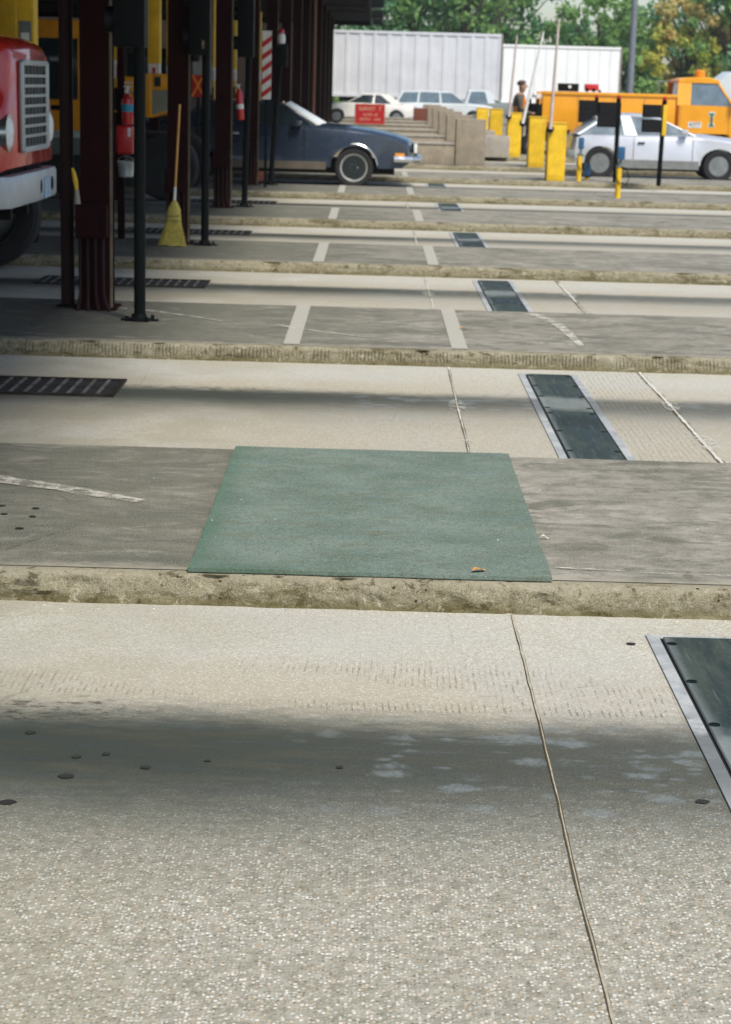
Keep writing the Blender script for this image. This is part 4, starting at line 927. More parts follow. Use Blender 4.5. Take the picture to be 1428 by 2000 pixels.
# serifs for the I
for s_ in (-1, 1):
    q = MB(); z = pt.z+s_*.135; xx = pt.x-X0
    q.poly([(xx-.085, .0105, z+s_*.035), (xx+.085, .0105, z+s_*.035), (xx+.04, .0105, z-s_*.03), (xx-.04, .0105, z-s_*.03)], (0, .003, 0)); q.build('emblem_serif', M['greenm'], t, 0)
    q = MB(); q.poly([(xx-.105, .0145, z+s_*.05), (xx+.105, .0145, z+s_*.05), (xx+.06, .0145, z-s_*.045), (xx-.06, .0145, z-s_*.045)], (0, .002, 0)); q.build('emblem_serif', M['white'], t, 0)
pt = aty(1357, 244, Y0); q = MB(); q.box(pt.x-X0-.17, pt.x-X0+.17, .010, .015, pt.z-.075, pt.z+.075); q.build('number_plate_panel', M['white'], t, 0)
text_obj('4377', .15, M['black'], 'door_number', t, (pt.x-X0, .008, pt.z), FACE_CAM)
for xx, w2 in ((.85, 1), (cx+1.95, 1)):
    wheel(t, xx, .2, .42, .28, -1); wheel(t, xx, 2.0, .42, .28, 1)
b = MB(); b.box(.2, cx+2.7, .5, 1.7, .4, .7); b.build('chassis', M['dark'], t, 0)
for i in range(1):
    b = MB(); q = aty(1310, 158, Y0+1.9); b.tube([(q.x-X0-.35, 1.9, 2.0), (q.x-X0+.4, 1.9, 2.02)], .02, 6); b.tube([(q.x-X0-.3, 1.9, 1.6), (q.x-X0-.3, 1.9, 2.0)], .02, 6); b.build('ladder_rack', M['grey'], t)
# things on the truck
c = aty(1110, 172, Y0+.3); t = thing('tool_box', (c.x, Y0+.3, 1.685), 'black box with pale round mark on the truck side', 'tool box')
b = MB(); b.box(-.26, .26, -.1, .14, 0, .20, .01); b.build('case', M['black'], t); b = MB(); b.lathe([(.04, 0), (.04, -.006)], (.03, -.102, .12), 'Y', 14); b.build('badge', M['white'], t)
c = aty(1155, 172, Y0+.3); t = thing('generator', (c.x, Y0+.3, 1.685), 'red engine unit standing on the orange truck', 'generator')
b = MB(); b.box(-.17, .18, -.12, .14, .03, .20, .03); b.build('housing', M['redp'], t); b = MB(); b.lathe([(.05, 0), (.05, -.03)], (-.12, -.1, .05), 'Y', 12); b.lathe([(.05, 0), (.05, -.03)], (.05, -.1, .05), 'Y', 12); b.box(.19, .25, -.05, .05, .0, .06); b.build('motor', M['black'], t)
# tall equipment behind the truck bed
c = aty(1044, 205, Y0+.6); t = thing('light_cart', (c.x, Y0+.6, 0), 'dark wheeled equipment with two white lamps behind the officer', 'cart')
b = MB(); b.box(-.18, .14, -.2, .3, .55, 1.35, .05); b.tube([(-.1, 0, 1.3), (-.12, 0, 1.5)], .03, 8); b.tube([(.08, 0, 1.3), (.1, 0, 1.5)], .03, 8); b.build('body', M['black'], t)
for xx in (-.12, .1):
    b = MB(); b.lathe([(.03, .05), (.07, .0), (.065, -.04)], (xx, -.02, 1.54), 'Y', 16); b.build('lamp', M['lamp'], t)
b = MB(); b.tube([(-.12, -.2, 1.1), (0, -.24, 1.0), (.1, -.2, 1.15)], .03, 6); b.build('bracket', M['steps'], t)
for yy in (-.25, .3):
    wheel(t, 0, yy, .3, .1, -1)
# white van far right
c = aty(1395, 200, 56); t = thing('van', (c.x, 56, 0), 'white van behind the orange truck cab at the right edge', 'van')
vt = [(0, .4), (0, 1.3), (.12, 2.1), (.5, 2.38), (4.2, 2.42), (4.3, .4)]
b = MB(); b.loft([yring(vt, .05, .03), yring(vt, .0 if False else .12), yring(vt, 1.7), yring(vt, 1.78, .03)]); b.build('body', M['wcar'], t, 40)
b = MB(); b.box(.55, 1.3, .02, .047, 1.25, 1.75); b.box(1.45, 2.6, .02, .047, 1.25, 1.75); b.box(2.75, 3.9, .02, .047, 1.25, 1.75); b.build('side_window', M['glass'], t, 0)
for xx in (.8, 3.5): wheel(t, xx, .12, .34, .2, -1); wheel(t, xx, 1.7, .34, .2, 1)

# ---- red truck at the left
TY = 16.0; TX = -2.93
t = thing('red_truck', (TX, TY, 0), 'big red truck cut by the left edge, chrome grille and silver bumper', 'truck')
# nose: front cross-sections (y,z)
def nose(hw_low, hw_top, z0, zs, zt, n_=8):
    pts = [(-hw_low, z0), (-hw_low, zs-.12), (-hw_low+.03, zs-.03), (-hw_top-.06, zs+.03)]
    pts += [(-hw_top, zs+.15), (-hw_top+.005, zt-.12), (-hw_top+.035, zt-.035), (-hw_top+.13, zt)]
    pts += [(0, zt+.03)]
    return pts+[(-y, z) for y, z in reversed(pts[:-1])]
b = MB(); rg = []
for x, lo, ht, z0, zs, zt in ((.0, 1.04, .86, 1.0, 1.50, 1.92), (-.04, 1.08, .90, .98, 1.52, 1.98), (-.14, 1.12, .93, .96, 1.54, 2.03), (-.5, 1.13, .94, .96, 1.56, 2.08), (-1.3, 1.14, .86, .98, 1.58, 2.12), (-1.7, 1.0, .86, 1.0, 1.5, 2.12)):
    rg.append([Vector((x, y, z)) for y, z in nose(lo, ht, z0, zs, zt)])
b.loft(rg); b.build('hood', M['red'], t, 45)
b = MB(); b.box(-1.0, -.35, -.35, .35, 2.06, 2.14, .03); b.build('hood_scoop', M['red'], t)
# grille frame and bars
g0, g1, h0, h1 = -.56, .68, 1.11, 1.86
b = MB(); b.box(.0, .05, g0, g0+.075, h0, h1, .03, 3); b.box(.0, .05, g1-.075, g1, h0, h1, .03, 3); b.box(.0, .048, g0+.085, g1-.085, h1-.045, h1, .012); b.box(.0, .048, g0+.085, g1-.085, h0, h0+.05, .012)
gr = b.build('grille', M['grillm'], t)
b = MB(); b.box(-.002, .006, g0+.05, g1-.05, h0+.03, h1-.03); b.build('grille_backing', M['dark'], gr, 0)
for i in range(1, 8):
    z = h0+.05+(h1-h0-.095)*i/8; b = MB(); b.box(.012, .040, g0+.09, g1-.09, z-.012, z+.012); b.build('grille_bar', M['grillm'], gr, 0)
b = MB()
for i in range(1, 7):
    y = g0+.09+(g1-g0-.18)*i/7; b.box(.010, .026, y-.009, y+.009, h0+.05, h1-.045)
b.build('grille_slats', M['silverd'], gr, 0)
for s_ in (-1, 1):
    yh = s_*.93-.05
    b = MB(); b.lathe([(.14, -.1), (.15, .0), (.152, .012), (.12, .016)], (0, yh, 1.285), 'X', 24); hb_ = b.build('headlight_ring', M['chrome'], t)
    b = MB(); b.lathe([(.128, .014), (.10, .030), (.05, .040), (.01, .042)], (0, yh, 1.285), 'X', 24); b.build('headlight', M['lamp'], hb_)
# bumper
b = MB(); rg = []
for y, x in ((-1.22, -.20), (-1.18, -.06), (-1.05, .03), (0, .06), (.9, .05), (1.0, .03), (1.10, -.06), (1.13, -.2)):
    rg.append([Vector((x, y, .69)), Vector((x+.012, y, .72)), Vector((x+.012, y, .91)), Vector((x, y, .94)), Vector((x-.10, y, .94)), Vector((x-.10, y, .69))])
b.loft(rg); bp = b.build('bumper', M['bump_w'], t, 50)
for yy in (.08, .64):
    q = MB(); q.lathe([(.04, 0), (.038, .004)], (0, 0, 0), 'X', 18); o = q.build('bumper_slot', M['dark'], bp); o.location = (.070, yy, .81); o.scale = (1, 1.2, 1.5)
q = MB(); q.box(.071, .078, .22, .50, .70, .88); q.build('licence_plate', pm('plate_pale_blue', (.32, .48, .62), .5), bp, 0)
b = MB(); b.box(-.9, -.1, -.42, -.32, .55, .95); b.box(-.9, -.1, .32, .42, .55, .95); b.box(-1.6, -.12, -.9, .9, .80, .97); b.build('chassis', M['dark'], t, 0)
for s_ in (-1, 1): wheel(t, -.62, s_*.98, .52, .30, s_, 'hub')
b = MB(); b.box(-3.4, -1.7, -1.12, 1.12, 1.0, 2.0, .06, 3); b.box(-3.3, -2.0, -1.02, 1.02, 2.0, 2.82, .12, 3); b.build('cab', M['red'], t)
b = MB(); b.box(-2.02, -1.985, -.9, .9, 2.12, 2.68); b.build('windscreen', M['glass'], t, 0)
b = MB(); b.box(-2.95, -2.3, -1.035, -1.022, 2.12, 2.65); b.box(-2.95, -2.3, 1.022, 1.035, 2.12, 2.65); b.build('side_window', M['glass'], t, 0)
b = MB(); b.box(-9, -3.6, -1.2, 1.2, 1.15, 2.7, .03); b.build('cargo_box', M['grey'], t)
for xx in (-6.6, -7.8):
    for s_ in (-1, 1): wheel(t, xx, s_*.98, .52, .34, s_)
b = MB(); b.box(-8.9, -1.2, -.4, .4, .75, 1.0); b.build('frame_rail', M['dark'], t, 0)

# ---- orange dump truck in the shade behind
YD = 27.3
def XD(px, Y=YD): return aty(px, 200, Y).x
t = thing('shaded_truck', (XD(335), YD, 0), 'orange truck with dark side window standing in canopy shade', 'truck')
def bxp(m_, x0p, x1p, za, zb_, y0=0, y1=2.3, bev=.02): m_.box(XD(x0p)-XD(335), XD(x1p)-XD(335), y0, y1, za, zb_, bev)
b = MB(); bxp(b, 40, 166, .95, 2.52, 0, 2.2, .05); b.build('cab', pm('shaded_orange_paint', (.92, .36, .008), .45), t)
b = MB(); bxp(b, 76, 153, 1.40, 2.26, -.012, .0, .004); b.build('side_window', M['glass'], t)
b = MB(); bxp(b, 100, 120, 1.25, 1.32, -.03, .0, .008); b.build('door_handle', M['black'], t)
b = MB(); bxp(b, 60, 166, .86, .96, -.05, .3, .01); b.build('step', M['galv'], t)
b = MB(); bxp(b, 60, 166, .62, .86, -.02, .3, .01); b.build('side_skirt', M['grey'], t)
b = MB(); bxp(b, 166, 287, 1.3, 1.75, .05, 2.2); bxp(b, 287, 333, 1.57, 1.80, 0, 2.2); bxp(b, 283, 297, 1.18, 1.80, -.012, .2); b.build('dump_body', M['orange'], t)
x0_, x1_ = XD(297)-XD(335), XD(334)-XD(335)
b = MB(); b.poly([(x0_, .0, 1.22), (x1_, 0, 1.30), (x1_, 0, 1.57), (x0_, 0, 1.57)], (0, .1, 0)); b.build('side_panel', M['greyp'], t, 0)
b = MB(); b.poly([(x0_, .01, 1.18), (x1_, .01, 1.27), (x1_, .01, 1.30), (x0_, .01, 1.22)], (0, 1.8, 0)); b.build('body_sill', M['orange'], t, 0)
b = MB(); bxp(b, 302, 314, 1.62, 1.76, -.014, -.002, 0); b.build('small_window', M['glass'], t)
b = MB(); bxp(b, -100, 330, .62, .95, .5, 1.7, 0); b.build('chassis', M['dark'], t, 0)
for px in (143, 322): wheel(t, XD(px)-XD(335), .15, .48, .3, -1, 'darkrim', None, 0, .45); wheel(t, XD(px)-XD(335), 2.0, .48, .3, 1)

# ================================================================== RIGHT-HAND STREET FURNITURE
GATES = [(1070, 1108, 357, 242, 'largest yellow gate pillar, right of the other two'), (1033, 1067, 331, 230, 'yellow gate pillar between two other pillars'), (991, 1020, 315, 222, 'yellow gate pillar in front of the officer'), (957, 983, 272, 214, 'small yellow pillar behind the concrete wall'), (931, 955, 262, 212, 'smallest yellow pillar, next to the concrete blocks')]
YG = [34.25, 39.87, 45.5, 51.1, 56.8]
ARM = [(1075, 240, 1092, 36), (1021, 229, 1062, 62), (994, 216, 1010, 68)]
for i, (a, c_, yb, yt, lab) in enumerate(GATES):
    Y = YG[i]; p0 = aty(a, (yb+yt)/2, Y); p1 = aty(c_, yt, Y); cxm = (p0.x+p1.x)/2; hw = (p1.x-p0.x)/2
    t = thing('gate_pillar', (cxm, Y, KH), lab, 'gate pillar', 'yellow gate pillars on the islands')
    b = MB(); b.box(-hw, hw, 0, .42, 0, p1.z-KH, .012); b.build('housing', M['yellow'], t)
    b = MB(); b.box(-hw-.012, hw+.012, -.012, .432, p1.z-KH, p1.z-KH+.018, .005, 1); b.build('lid', M['yellow'], t)
    b = MB(); b.box(-hw+.02, hw-.02, -.003, -.001, .1, p1.z-KH-.1); b.build('door_seam', M['yellow'], t, 0)
    if i < 3:
        ax, ay, bx_, by_ = ARM[i]; q0 = aty(ax, ay+12, Y-.06); q1 = aty(bx_, by_, Y-.06); o_ = Vector((cxm, Y, KH))
        b = MB(); b.tube([q0-o_, (q0-o_).lerp(q1-o_, .5), q1-o_], [.035, .026, .018], 8); b.build('barrier_arm', M['white'] if i == 1 else pm('arm_pale', (.55, .46, .42), .6), t)
        b = MB(); b.lathe([(.07, 0), (.07, -.05)], (q0.x-cxm, -.01, q0.z-KH), 'Y', 14); b.build('arm_hub', M['black'], t)

# sensor posts (yellow post + blue head)
def sensor(px, pyb, pyt, bx0, bx1, by0, by1, label, cable=True, lean=0):
    c = at(px, pyb, KH); Y = c.y; top = aty(px, pyt, Y); t = thing('sensor_post', c, label, 'sensor post', 'yellow and blue sensor posts')
    b = MB(); b.tube([(0, 0, 0), (lean, 0, top.z-KH)], .045, 14); b.build('post', M['yellow'], t)
    q0, q1 = aty(bx0, by1, Y)-c, aty(bx1, by0, Y)-c
    b = MB(); b.box(q0.x, q1.x, -.06, .06, q0.z, q1.z, .01); b.build('head', M['bluep'], t)
    b = MB(); b.tube([((q0.x+q1.x)/2, 0, q0.z), ((q0.x+q1.x)/2*.5+lean*.5, 0, top.z-KH)], .02, 8); b.lathe([(.055, 0), (.055, .03)], (lean, 0, top.z-KH-.01), 'Z', 14); b.build('neck', M['grey'], t)
    if cable:
        b = MB(); zt2 = top.z-KH
        b.tube([(lean, -.04, zt2), (.10, -.06, zt2-.02), (.16, -.06, zt2-.16), (.12, -.06, zt2-.27), (.02, -.06, zt2-.26), (-.05, -.05, zt2-.18), (-.06, -.04, zt2-.05)], .008, 6); b.build('cable', M['black'], t)
sensor(1206, 387, 325, 1206, 1221, 287, 311, 'yellow post with a blue head nearest the lane, at right', True)
sensor(1130, 354, 302, 1130, 1141, 269, 291, 'thin yellow post with a blue head beside the largest pillar', True)
c = at(1146, 352, KH); t = thing('sensor_post', c, 'short blue sensor on a yellow foot behind the rear wheel', 'sensor post', 'yellow and blue sensor posts')
b = MB(); b.box(-.06, .06, -.06, .06, .08, .30, .012); b.build('head', M['bluep'], t); b = MB(); b.box(-.04, .04, -.04, .04, 0, .06, .008); b.build('foot', M['yellow'], t); b = MB(); b.box(-.07, .07, -.07, .07, .06, .085); b.build('collar', M['black'], t)
b = MB(); c = at(740, 348, 0)

# visor signal posts at right
def visor_post(xb, yb, Y, xt, yt, heads, body, label):
    base = Vector((aty(xb, 320, Y).x, Y, KH)) if yb is None else at(xb, yb, KH); Y = base.y
    tp = aty(xt, yt, Y)-base; t = thing('lane_signal', base, label, 'lane signal', 'black visored lane signals')
    b = MB(); b.tube([(0, 0, 0), tp*.97], .042, 12); b.build('pole', M['black'], t)
    b = MB(); b.tube([tp*.955, tp*1.0, tp*1.005], [.035, .035, .02], 12); b.build('cap', M['redp'], t)
    x_l, x_r, z_b, z_t = body; q0, q1 = aty(x_l, z_b, Y)-base, aty(x_r, z_t, Y)-base
    b = MB(); b.box(q0.x, q1.x, -.09, .09, q0.z, q1.z, .012); hd = b.build('housing', M['yellow'] if 'yellow' in label else M['black'], t)
    for (x0p, x1p, y0p, y1p) in heads:
        r0, r1 = aty(x0p, y1p, Y)-base, aty(x1p, y0p, Y)-base; zc_ = (r0.z+r1.z)/2; rr = abs(r1.z-r0.z)/2
        b = MB(); b.box(r0.x, r1.x, -rr, rr, zc_-rr*1.08, zc_-rr*.96); b.box(r0.x, r1.x, -rr*1.02, -rr*.9, zc_-rr*.96, zc_+rr*.96); b.box(r0.x, r1.x, rr*.9, rr*1.02, zc_-rr*.96, zc_+rr*.96); b.box(r0.x-.01, r1.x, -rr*1.02, rr*1.02, zc_+rr*.96, zc_+rr*1.1); b.box(r1.x-.06, r1.x, -rr*.9, rr*.9, zc_-rr*.96, zc_+rr*.96); b.build('visor', M['blackm'], hd)
        b = MB(); b.lathe([(rr*.8, r1.x-.062), (rr*.5, r1.x-.075), (.01, r1.x-.08)], (0, 0, zc_), 'X', 16); b.build('lens', M['dark'], hd)
    return t
visor_post(1286, 363, 0, 1299, 190, [(1256, 1291, 206, 228), (1254, 1289, 235, 257)], (1291, 1303, 265, 205), 'rightmost lane signal with yellow housing and red cap')
visor_post(1201, 356, 0, 1209, 187, [(1170, 1203, 201, 222), (1167, 1202, 225, 247)], (1199, 1213, 246, 200), 'lane signal with thick black body in front of the silver car')
visor_post(1158, None, 40.6, 1166, 186, [(1131, 1165, 197, 216), (1130, 1165, 219, 238)], (1162, 1170, 240, 200), 'lane signal behind the silver car, leftmost of three')

# concrete blocks and low walls
BX0 = aty(890, 280, 40).x; BX1 = aty(948, 280, 40).x; BH = aty(920, 233, 40).z-KH
for n in range(6, 12):
    y = 40.3+P*(n-6)
    t = thing('crash_block', (BX0, y-.35, KH), ('tall square concrete block nearest the lanes' if n == 6 else 'concrete block number %d in the row behind the nearest one' % (n-6)), 'concrete block', 'concrete crash blocks in a row')
    b = MB(); b.box(0, BX1-BX0, 0, .5, 0, BH, .025); b.build('block', M['conc'], t)
    t = thing('low_wall', (-8, y-.3, KH), 'low concrete wall left of the %s concrete block' % ['nearest', 'second', 'third', 'fourth', 'fifth', 'sixth'][n-6], 'wall', 'low concrete walls on the islands')
    b = MB(); b.box(6.9, 7.99+BX0, 0, .4, 0, .42, .02); b.build('wall', M['conc'], t)
    b = MB(); b.box(6.9, 7.985+BX0, -.02, .42, .42, .47, .01); b.build('coping', M['conc2'], t)
    if n > 6:
        t = thing('low_wall', (BX1+.1, y-.3, KH), 'low concrete wall right of the %s concrete block' % ['', 'second', 'third', 'fourth', 'fifth', 'sixth'][n-6], 'wall', 'low concrete walls on the islands')
        b = MB(); b.box(0, .78, -.6, .4, 0, .50, .02); b.build('wall', M['conc2'], t)
# rust box behind
c = aty(822, 227, 66); t = thing('crate', (c.x, 66, 0), 'reddish brown crate beside the rear of the cream fastback', 'crate'); b = MB()
b.box(-.25, .22, 0, .6, .45, .95, .02); b.build('crate_body', M['steps'], t); b = MB(); b.box(-.2, -.14, .05, .5, 0, .45); b.box(.12, .18, .05, .5, 0, .45); b.build('legs', M['steps'], t, 0)
# red sign
c = aty(722.5, 223, 55); t = thing('red_sign', (c.x, 55, 0), 'red rectangular notice board with pale lettering before the cream car', 'sign')
hw = 59/2/F*54; hh = 40/2/F*52*1.02
b = MB(); b.box(-hw, hw, -.015, .015, c.z-hh, c.z+hh, .004, 1); b.build('panel', M['signred'], t)
b = MB()
for (x0, x1, z0, z1) in ((-hw+.015, hw-.015, c.z+hh-.022, c.z+hh-.012), (-hw+.015, hw-.015, c.z-hh+.012, c.z-hh+.022), (-hw+.012, -hw+.02, c.z-hh+.012, c.z+hh-.012), (hw-.02, hw-.012, c.z-hh+.012, c.z+hh-.012)): b.box(x0, x1, -.02, -.0155, z0, z1)
b.build('border', M['signtxt'], t, 0)
text_obj('SURVEY', .155, M['signtxt'], 'lettering', t, (-.085, -.018, c.z+.15), FACE_CAM, sx=.9)
text_obj('7', .155, M['signtxt'], 'lettering', t, (.29, -.018, c.z+.15), FACE_CAM)
text_obj('AUTO', .11, M['signtxt'], 'lettering', t, (-.06, -.018, c.z-.02), FACE_CAM, sx=.9)
text_obj('10', .11, M['signtxt'], 'lettering', t, (.17, -.018, c.z-.02), FACE_CAM)
text_obj('SERVICE', .10, M['signtxt'], 'lettering', t, (-.14, -.018, c.z-.15), FACE_CAM, sx=.85)
text_obj('LANE', .10, M['signtxt'], 'lettering', t, (.22, -.018, c.z-.15), FACE_CAM, sx=.85)
b = MB(); b.box(-.3, -.26, .016, .05, 0, c.z); b.box(.26, .3, .016, .05, 0, c.z); b.build('post', M['grey'], t, 0)

# street lamp
X = aty(1230, 180, 70).x; t = thing('street_lamp', (X, 70, 0), 'tall grey lamp post rising out of the picture at right', 'street lamp')
b = MB(); b.tube([(0, 0, 0), (.0, 0, 4), (.0, 0, 9.5)], [.14, .12, .08], 14); b.build('post', M['poleg'], t)
b = MB(); b.tube([(0, 0, 9.4), (-.6, 0, 9.8), (-1.6, 0, 9.9)], .05, 8); b.build('arm', M['poleg'], t); b = MB(); b.box(-2.3, -1.5, -.15, .15, 9.8, 9.98, .05); b.build('lamp_head', M['poleg'], t)
b = MB(); b.lathe([(.25, 0), (.25, .04), (.17, .06), (.16, .4)], seg=14); b.build('base', M['conc'], t)

# ================================================================== PERSON
def skin_mesh(name, verts, edges, radii, mat_list, assign, parent, sub=2, root=0):
    me = bpy.data.meshes.new(name); me.from_pydata(verts, edges, []); o = bpy.data.objects.new(name, me); col.objects.link(o)
    m_ = o.modifiers.new('s', 'SKIN'); lay = me.skin_vertices[0]
    for i, r in enumerate(radii): lay.data[i].radius = r if isinstance(r, tuple) else (r, r)
    lay.data[root].use_root = True; m_.use_smooth_shade = True
    sb = o.modifiers.new('u', 'SUBSURF'); sb.levels = sub; sb.render_levels = sub
    bpy.context.view_layer.update(); dg = bpy.context.evaluated_depsgraph_get()
    me2 = bpy.data.meshes.new_from_object(o.evaluated_get(dg)); bpy.data.objects.remove(o)
    me2.materials.clear()
    for q in mat_list: me2.materials.append(q)
    for p in me2.polygons: p.material_index = assign(p.center); p.use_smooth = True
    o2 = bpy.data.objects.new(name, me2); col.objects.link(o2); o2.parent = parent; return o2
pp = aty(1018, 200, 48.7)
t = thing('person', (pp.x-.02, 48.7, 0), 'person in grey brown jacket and orange vest standing behind the yellow pillars', 'person'); t.scale = (1.22, 1.22, 1.05)
V_ = [(0, 0, .95), (0, 0, 1.12), (-.02, 0, 1.32), (-.02, 0, 1.46), (.01, 0, 1.54), (.03, 0, 1.62), (.035, 0, 1.72), (.03, 0, 1.80),
      (0, -.09, .90), (.01, -.10, .50), (-.03, -.10, .09), (.10, -.11, .04), (0, .09, .90), (.03, .10, .50), (.02, .10, .09), (.15, .11, .04),
      (-.02, -.19, 1.42), (.0, -.24, 1.15), (.22, -.20, 1.05), (.30, -.18, 1.06), (-.02, .19, 1.42), (.0, .24, 1.15), (.22, .18, 1.05), (.30, .16, 1.06)]
E_ = [(0, 1), (1, 2), (2, 3), (3, 4), (4, 5), (5, 6), (6, 7), (0, 8), (8, 9), (9, 10), (10, 11), (0, 12), (12, 13), (13, 14), (14, 15), (3, 16), (16, 17), (17, 18), (18, 19), (3, 20), (20, 21), (21, 22), (22, 23)]
rad = [(.15, .13), (.155, .13), (.17, .14), (.12, .11), .055, .075, (.085, .095), .05, .10, .07, .045, .04, .10, .07, .045, .04, .075, .055, .04, .028, .075, .055, .04, .028]
for sgn, wr in ((-1, 19), (1, 23)):
    bw = Vector(V_[wr])
    for k, (dy, L_) in enumerate(((-.03, .07), (-.011, .08), (.009, .076), (.027, .06))):
        i0 = len(V_); V_ += [tuple(bw+Vector((.05, dy, .0))), tuple(bw+Vector((.05+L_*.6, dy, -.008))), tuple(bw+Vector((.05+L_, dy, -.03)))]; E_ += [(wr, i0), (i0, i0+1), (i0+1, i0+2)]; rad += [.011, .009, .008]
    i0 = len(V_); V_ += [tuple(bw+Vector((.02, -sgn*.035, .015))), tuple(bw+Vector((.055, -sgn*.05, .01)))]; E_ += [(wr, i0), (i0, i0+1)]; rad += [.011, .009]
def asg(c_):
    if c_.z > 1.50 or c_.x > .25 and c_.z > .9: return 0
    if c_.z > .92: return 2 if (c_.x > .02 and 1.12 < c_.z < 1.44 and abs(c_.y) < .13) or (c_.x < -.07 and c_.z < 1.2) else 1
    return 3 if c_.z > .10 else 4
skin_mesh('body', V_, E_, rad, [M['skin'], M['jacket'], M['vest'], M['trousers'], M['black']], asg, t)
b = MB(); bmesh.ops.create_uvsphere(b.bm, u_segments=18, v_segments=12, radius=1, matrix=Matrix.Translation((.015, 0, 1.76)) @ Matrix.Diagonal((.105, .088, .085, 1)))
bmesh.ops.delete(b.bm, geom=[v for v in b.bm.verts if v.co.z < 1.70+max(0, v.co.x)*.7], context='VERTS'); b.build('hair', M['hair'], t)
b = MB(); b.tube([(.115, 0, 1.72), (.14, 0, 1.69), (.12, 0, 1.675)], [.01, .014, .008], 8); 
for s_ in (-1, 1): b.lathe([(.022, 0), (.026, s_*.012), (.01, s_*.015)], (.02, s_*.085, 1.69), 'Y', 10)
b.build('nose_and_ears', M['skin'], t)
for s_ in (-1, 1):
    b = MB(); bmesh.ops.create_uvsphere(b.bm, u_segments=10, v_segments=8, radius=.011, matrix=Matrix.Translation((.108, s_*.034, 1.715))); b.build('eye', M['dark'], t)
b = MB(); b.box(.105, .122, -.022, .022, 1.638, 1.646); b.build('mouth', M['steps'], t, 0)

# ================================================================== TREES
L1 = leaf_material('foliage_green', (000.125, 000.251, 000.074), (000.251, 000.439, 000.125), (000.439, 000.586, 000.189))
L2 = leaf_material('foliage_dark', (000.061, 000.178, 000.076), (000.137, 000.329, 000.123), (000.274, 000.466, 000.164))
L3 = leaf_material('foliage_yellow', (000.335, 000.419, 000.084), (000.620, 000.565, 000.105), (000.620, 000.586, 000.105))
L4 = leaf_material('foliage_orange', (000.620, 000.419, 000.146), (000.620, 000.586, 000.251), (000.620, 000.565, 000.168))
L5 = leaf_material('foliage_bluegreen', (000.105, 000.273, 000.146), (000.209, 000.419, 000.209), (000.377, 000.544, 000.230))
def tree(x, y, h, r, mat, label, seed, nclump=70, per=70, ls=.30, base=.18):
    rnd = random.Random(seed); t = thing('tree', (x, y, 0), label, 'tree', 'trees behind the parking area')
    b = MB(); tr = .018*h+.08; top_ = h*.8
    trunk = [Vector((.25*noise.noise(Vector((seed, k, 0))), .25*noise.noise(Vector((seed, k, 5))), top_*k/6)) for k in range(7)]
    b.tube(trunk, [tr*(1-.13*k) for k in range(7)], 8)
    cl = []
    for k in range(nclump):
        u_ = rnd.random(); th = rnd.uniform(0, 6.283); z = h*(base+(1-base)*rnd.random()**.85)
        fz = (z/h-base)/(1-base); rad_ = r*math.sqrt(max(.03, math.sin(math.pi*min(1, fz*.82+.13))))*(.35+.7*math.sqrt(u_))
        rad_ *= 1+.35*noise.noise(Vector((math.cos(th)*1.5, math.sin(th)*1.5, z*.5+seed)))
        cl.append((Vector((rad_*math.cos(th), rad_*math.sin(th), z)), rnd.uniform(.5, 1.15)*r*.24))
    for (c_, s_) in cl[:26]:
        zz = max(.15*h, c_.z*.55); k0 = min(5, int(zz/top_*6)); a = trunk[k0]
        b.tube([a, a.lerp(c_, .5)+Vector((0, 0, .25)), c_], [tr*.35, tr*.2, .03], 5)
    b.build('trunk', M['bark'], t)
    bm = bmesh.new()
    for (c_, s_) in cl:
        for q in range(per):
            d = Vector((rnd.gauss(0, 1), rnd.gauss(0, 1), rnd.gauss(0, .7))).normalized()*s_*(.35+.75*rnd.random())
            p = c_+d; n_ = (d.normalized()*.5+Vector((rnd.uniform(-1, 1), rnd.uniform(-1, 1), rnd.uniform(-.4, 1)))).normalized()
            u1, u2 = frame(n_); a_ = rnd.uniform(0, 3.14); u1, u2 = u1*math.cos(a_)+u2*math.sin(a_), u2*math.cos(a_)-u1*math.sin(a_)
            sz = ls*rnd.uniform(.5, 1.1)
            vs_ = [bm.verts.new(p+u1*sz*.6), bm.verts.new(p+u2*sz*.32+n_*.05), bm.verts.new(p-u1*sz*.6), bm.verts.new(p-u2*sz*.32)]
            bm.faces.new(vs_)
    me = bpy.data.meshes.new('crown'); bm.to_mesh(me); bm.free(); me.materials.append(mat); o = bpy.data.objects.new('crown', me); col.objects.link(o); o.parent = t
# px centre, depth, height, radius, mat
TR = [(700, 118, 10.5, 3.4, L5, 'blue green tree above the left end of the grey trailer'), (800, 124, 12, 4.4, L2, 'dark green tree above the middle of the grey trailer'), (905, 120, 12, 4.2, L1, 'broad green tree above the grey trailer'),
      (970, 128, 12.5, 3.8, L2, 'dark tree rising where the two trailers meet'), (1075, 134, 6.3, 3.0, L2, 'dark tree behind the white trailer under a bright sky gap'), (1165, 122, 7.4, 3.2, L1, 'light green tree right of the sky gap'),
      (1250, 130, 7.0, 3.0, L5, 'thin blue green tree behind the lamp post'), (1330, 112, 5.4, 2.8, L3, 'yellow autumn tree behind the orange truck cab'), (1345, 122, 8.2, 2.4, L4, 'orange autumn crown above the yellow tree'),
      (1425, 116, 9.5, 3.0, L1, 'green tree at the right picture edge'), (1500, 120, 11, 4, L5, 'tree just outside the right edge'),
      (1210, 114, 5.2, 2.4, L1, 'low bushy tree right of the white trailer'), (620, 122, 11, 4, L2, 'dark tree behind the canopy end'), (870, 150, 14, 5, L5, 'tall far tree over the grey trailer'), (1390, 150, 13, 4.5, L5, 'tall pale tree behind the autumn trees'), (1190, 155, 7.5, 4, L5, 'low far tree seen beyond the sky gap')]
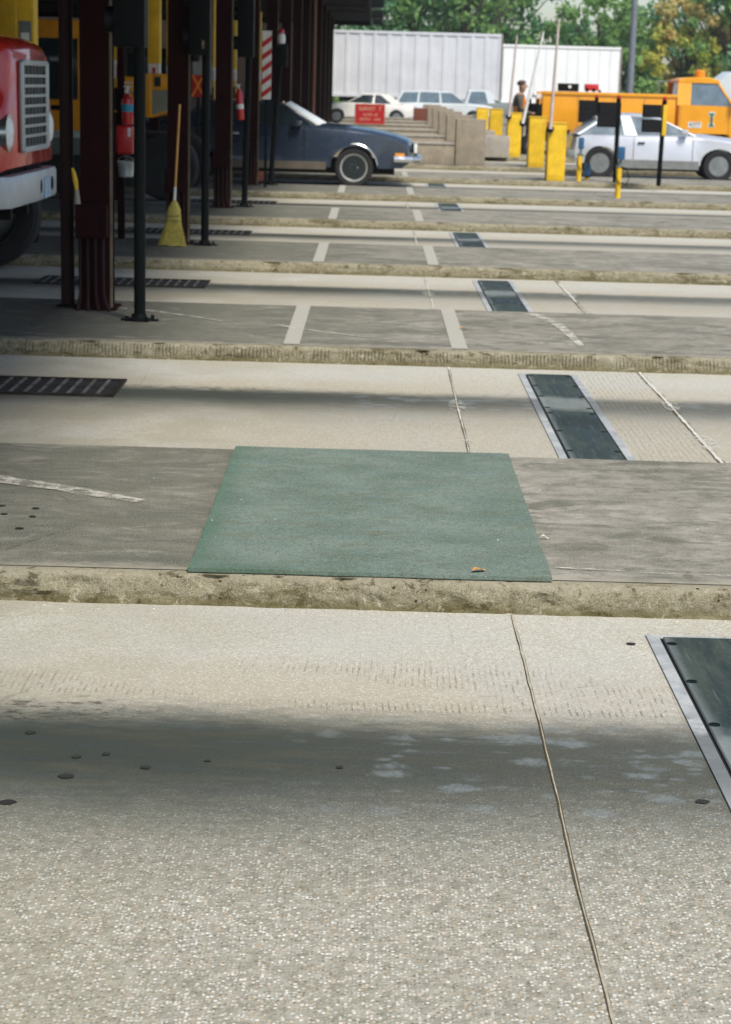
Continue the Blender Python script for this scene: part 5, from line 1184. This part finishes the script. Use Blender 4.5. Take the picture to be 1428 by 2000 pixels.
for i, (px, Y, h, r, m_, lab) in enumerate(TR): Y = max(Y, 121); tree(aty(px, 150, Y).x, Y, h, r, m_, lab, 11+i*3, nclump=int(46+r*10) if px < 1030 else int(24+r*9), per=54, ls=.46, base=.12)
def bush(px, Y, w_, h, mat, label, seed):
    rnd = random.Random(seed); t = thing('bush', ((px-735)/F*Y, Y, 0), label, 'bush', 'bushes behind the trailers'); bm = bmesh.new()
    for q in range(1500):
        a = rnd.uniform(0, 6.28); rr = math.sqrt(rnd.random()); z = h*rnd.random()*(1-.5*rr*rr); p = Vector((w_*rr*math.cos(a), w_*.5*rr*math.sin(a), z*(1+.3*noise.noise(Vector((a*2, rr*3, seed))))))
        n_ = Vector((rnd.uniform(-1, 1), rnd.uniform(-1, 1), rnd.uniform(-.3, 1))).normalized(); u1, u2 = frame(n_); sz = .3*rnd.uniform(.5, 1.1)
        bm.faces.new([bm.verts.new(p+u1*sz*.6), bm.verts.new(p+u2*sz*.35), bm.verts.new(p-u1*sz*.6), bm.verts.new(p-u2*sz*.35)])
    me = bpy.data.meshes.new('foliage'); bm.to_mesh(me); bm.free(); me.materials.append(mat); o = bpy.data.objects.new('foliage', me); col.objects.link(o); o.parent = t
    b = MB(); b.tube([(0, 0, 0), (.1, 0, h*.7)], [.06, .02], 6); b.build('stem', M['bark'], t)
for i, (px, w_, h, m_, lab) in enumerate(((660, 3, 1.8, L1, 'green bush under the left end of the grey trailer'), (800, 3.5, 2, L1, 'green bush behind the cream car'), (960, 3.5, 1.8, L1, 'bush behind the yellow pillars'), (1130, 4, 2.2, L5, 'bush behind the white trailer'), (1270, 3, 2.4, L1, 'bush right of the white trailer'), (1385, 3, 2.4, L3, 'yellowish bush behind the truck cab'))):
    bush(px, 119, w_, h, m_, lab, 50+i)
# ================================================================== HAZE
s_ = N('haze'); s_.t.nodes.remove(s_.b)
pv = s_.n('ShaderNodeVolumePrincipled'); pv.inputs['Color'].default_value = (.9, .94, .96, 1); pv.inputs['Density'].default_value = .0004; pv.inputs['Anisotropy'].default_value = .2
s_.l(pv.outputs[0], s_.out.inputs['Volume'])
g = MB(); g.box(-70, 70, -20, 145, -1.03, 16); tag(g.build('haze', s_.m, smooth=0), 'thin pale air haze over the whole plaza', 'haze', kind='stuff')
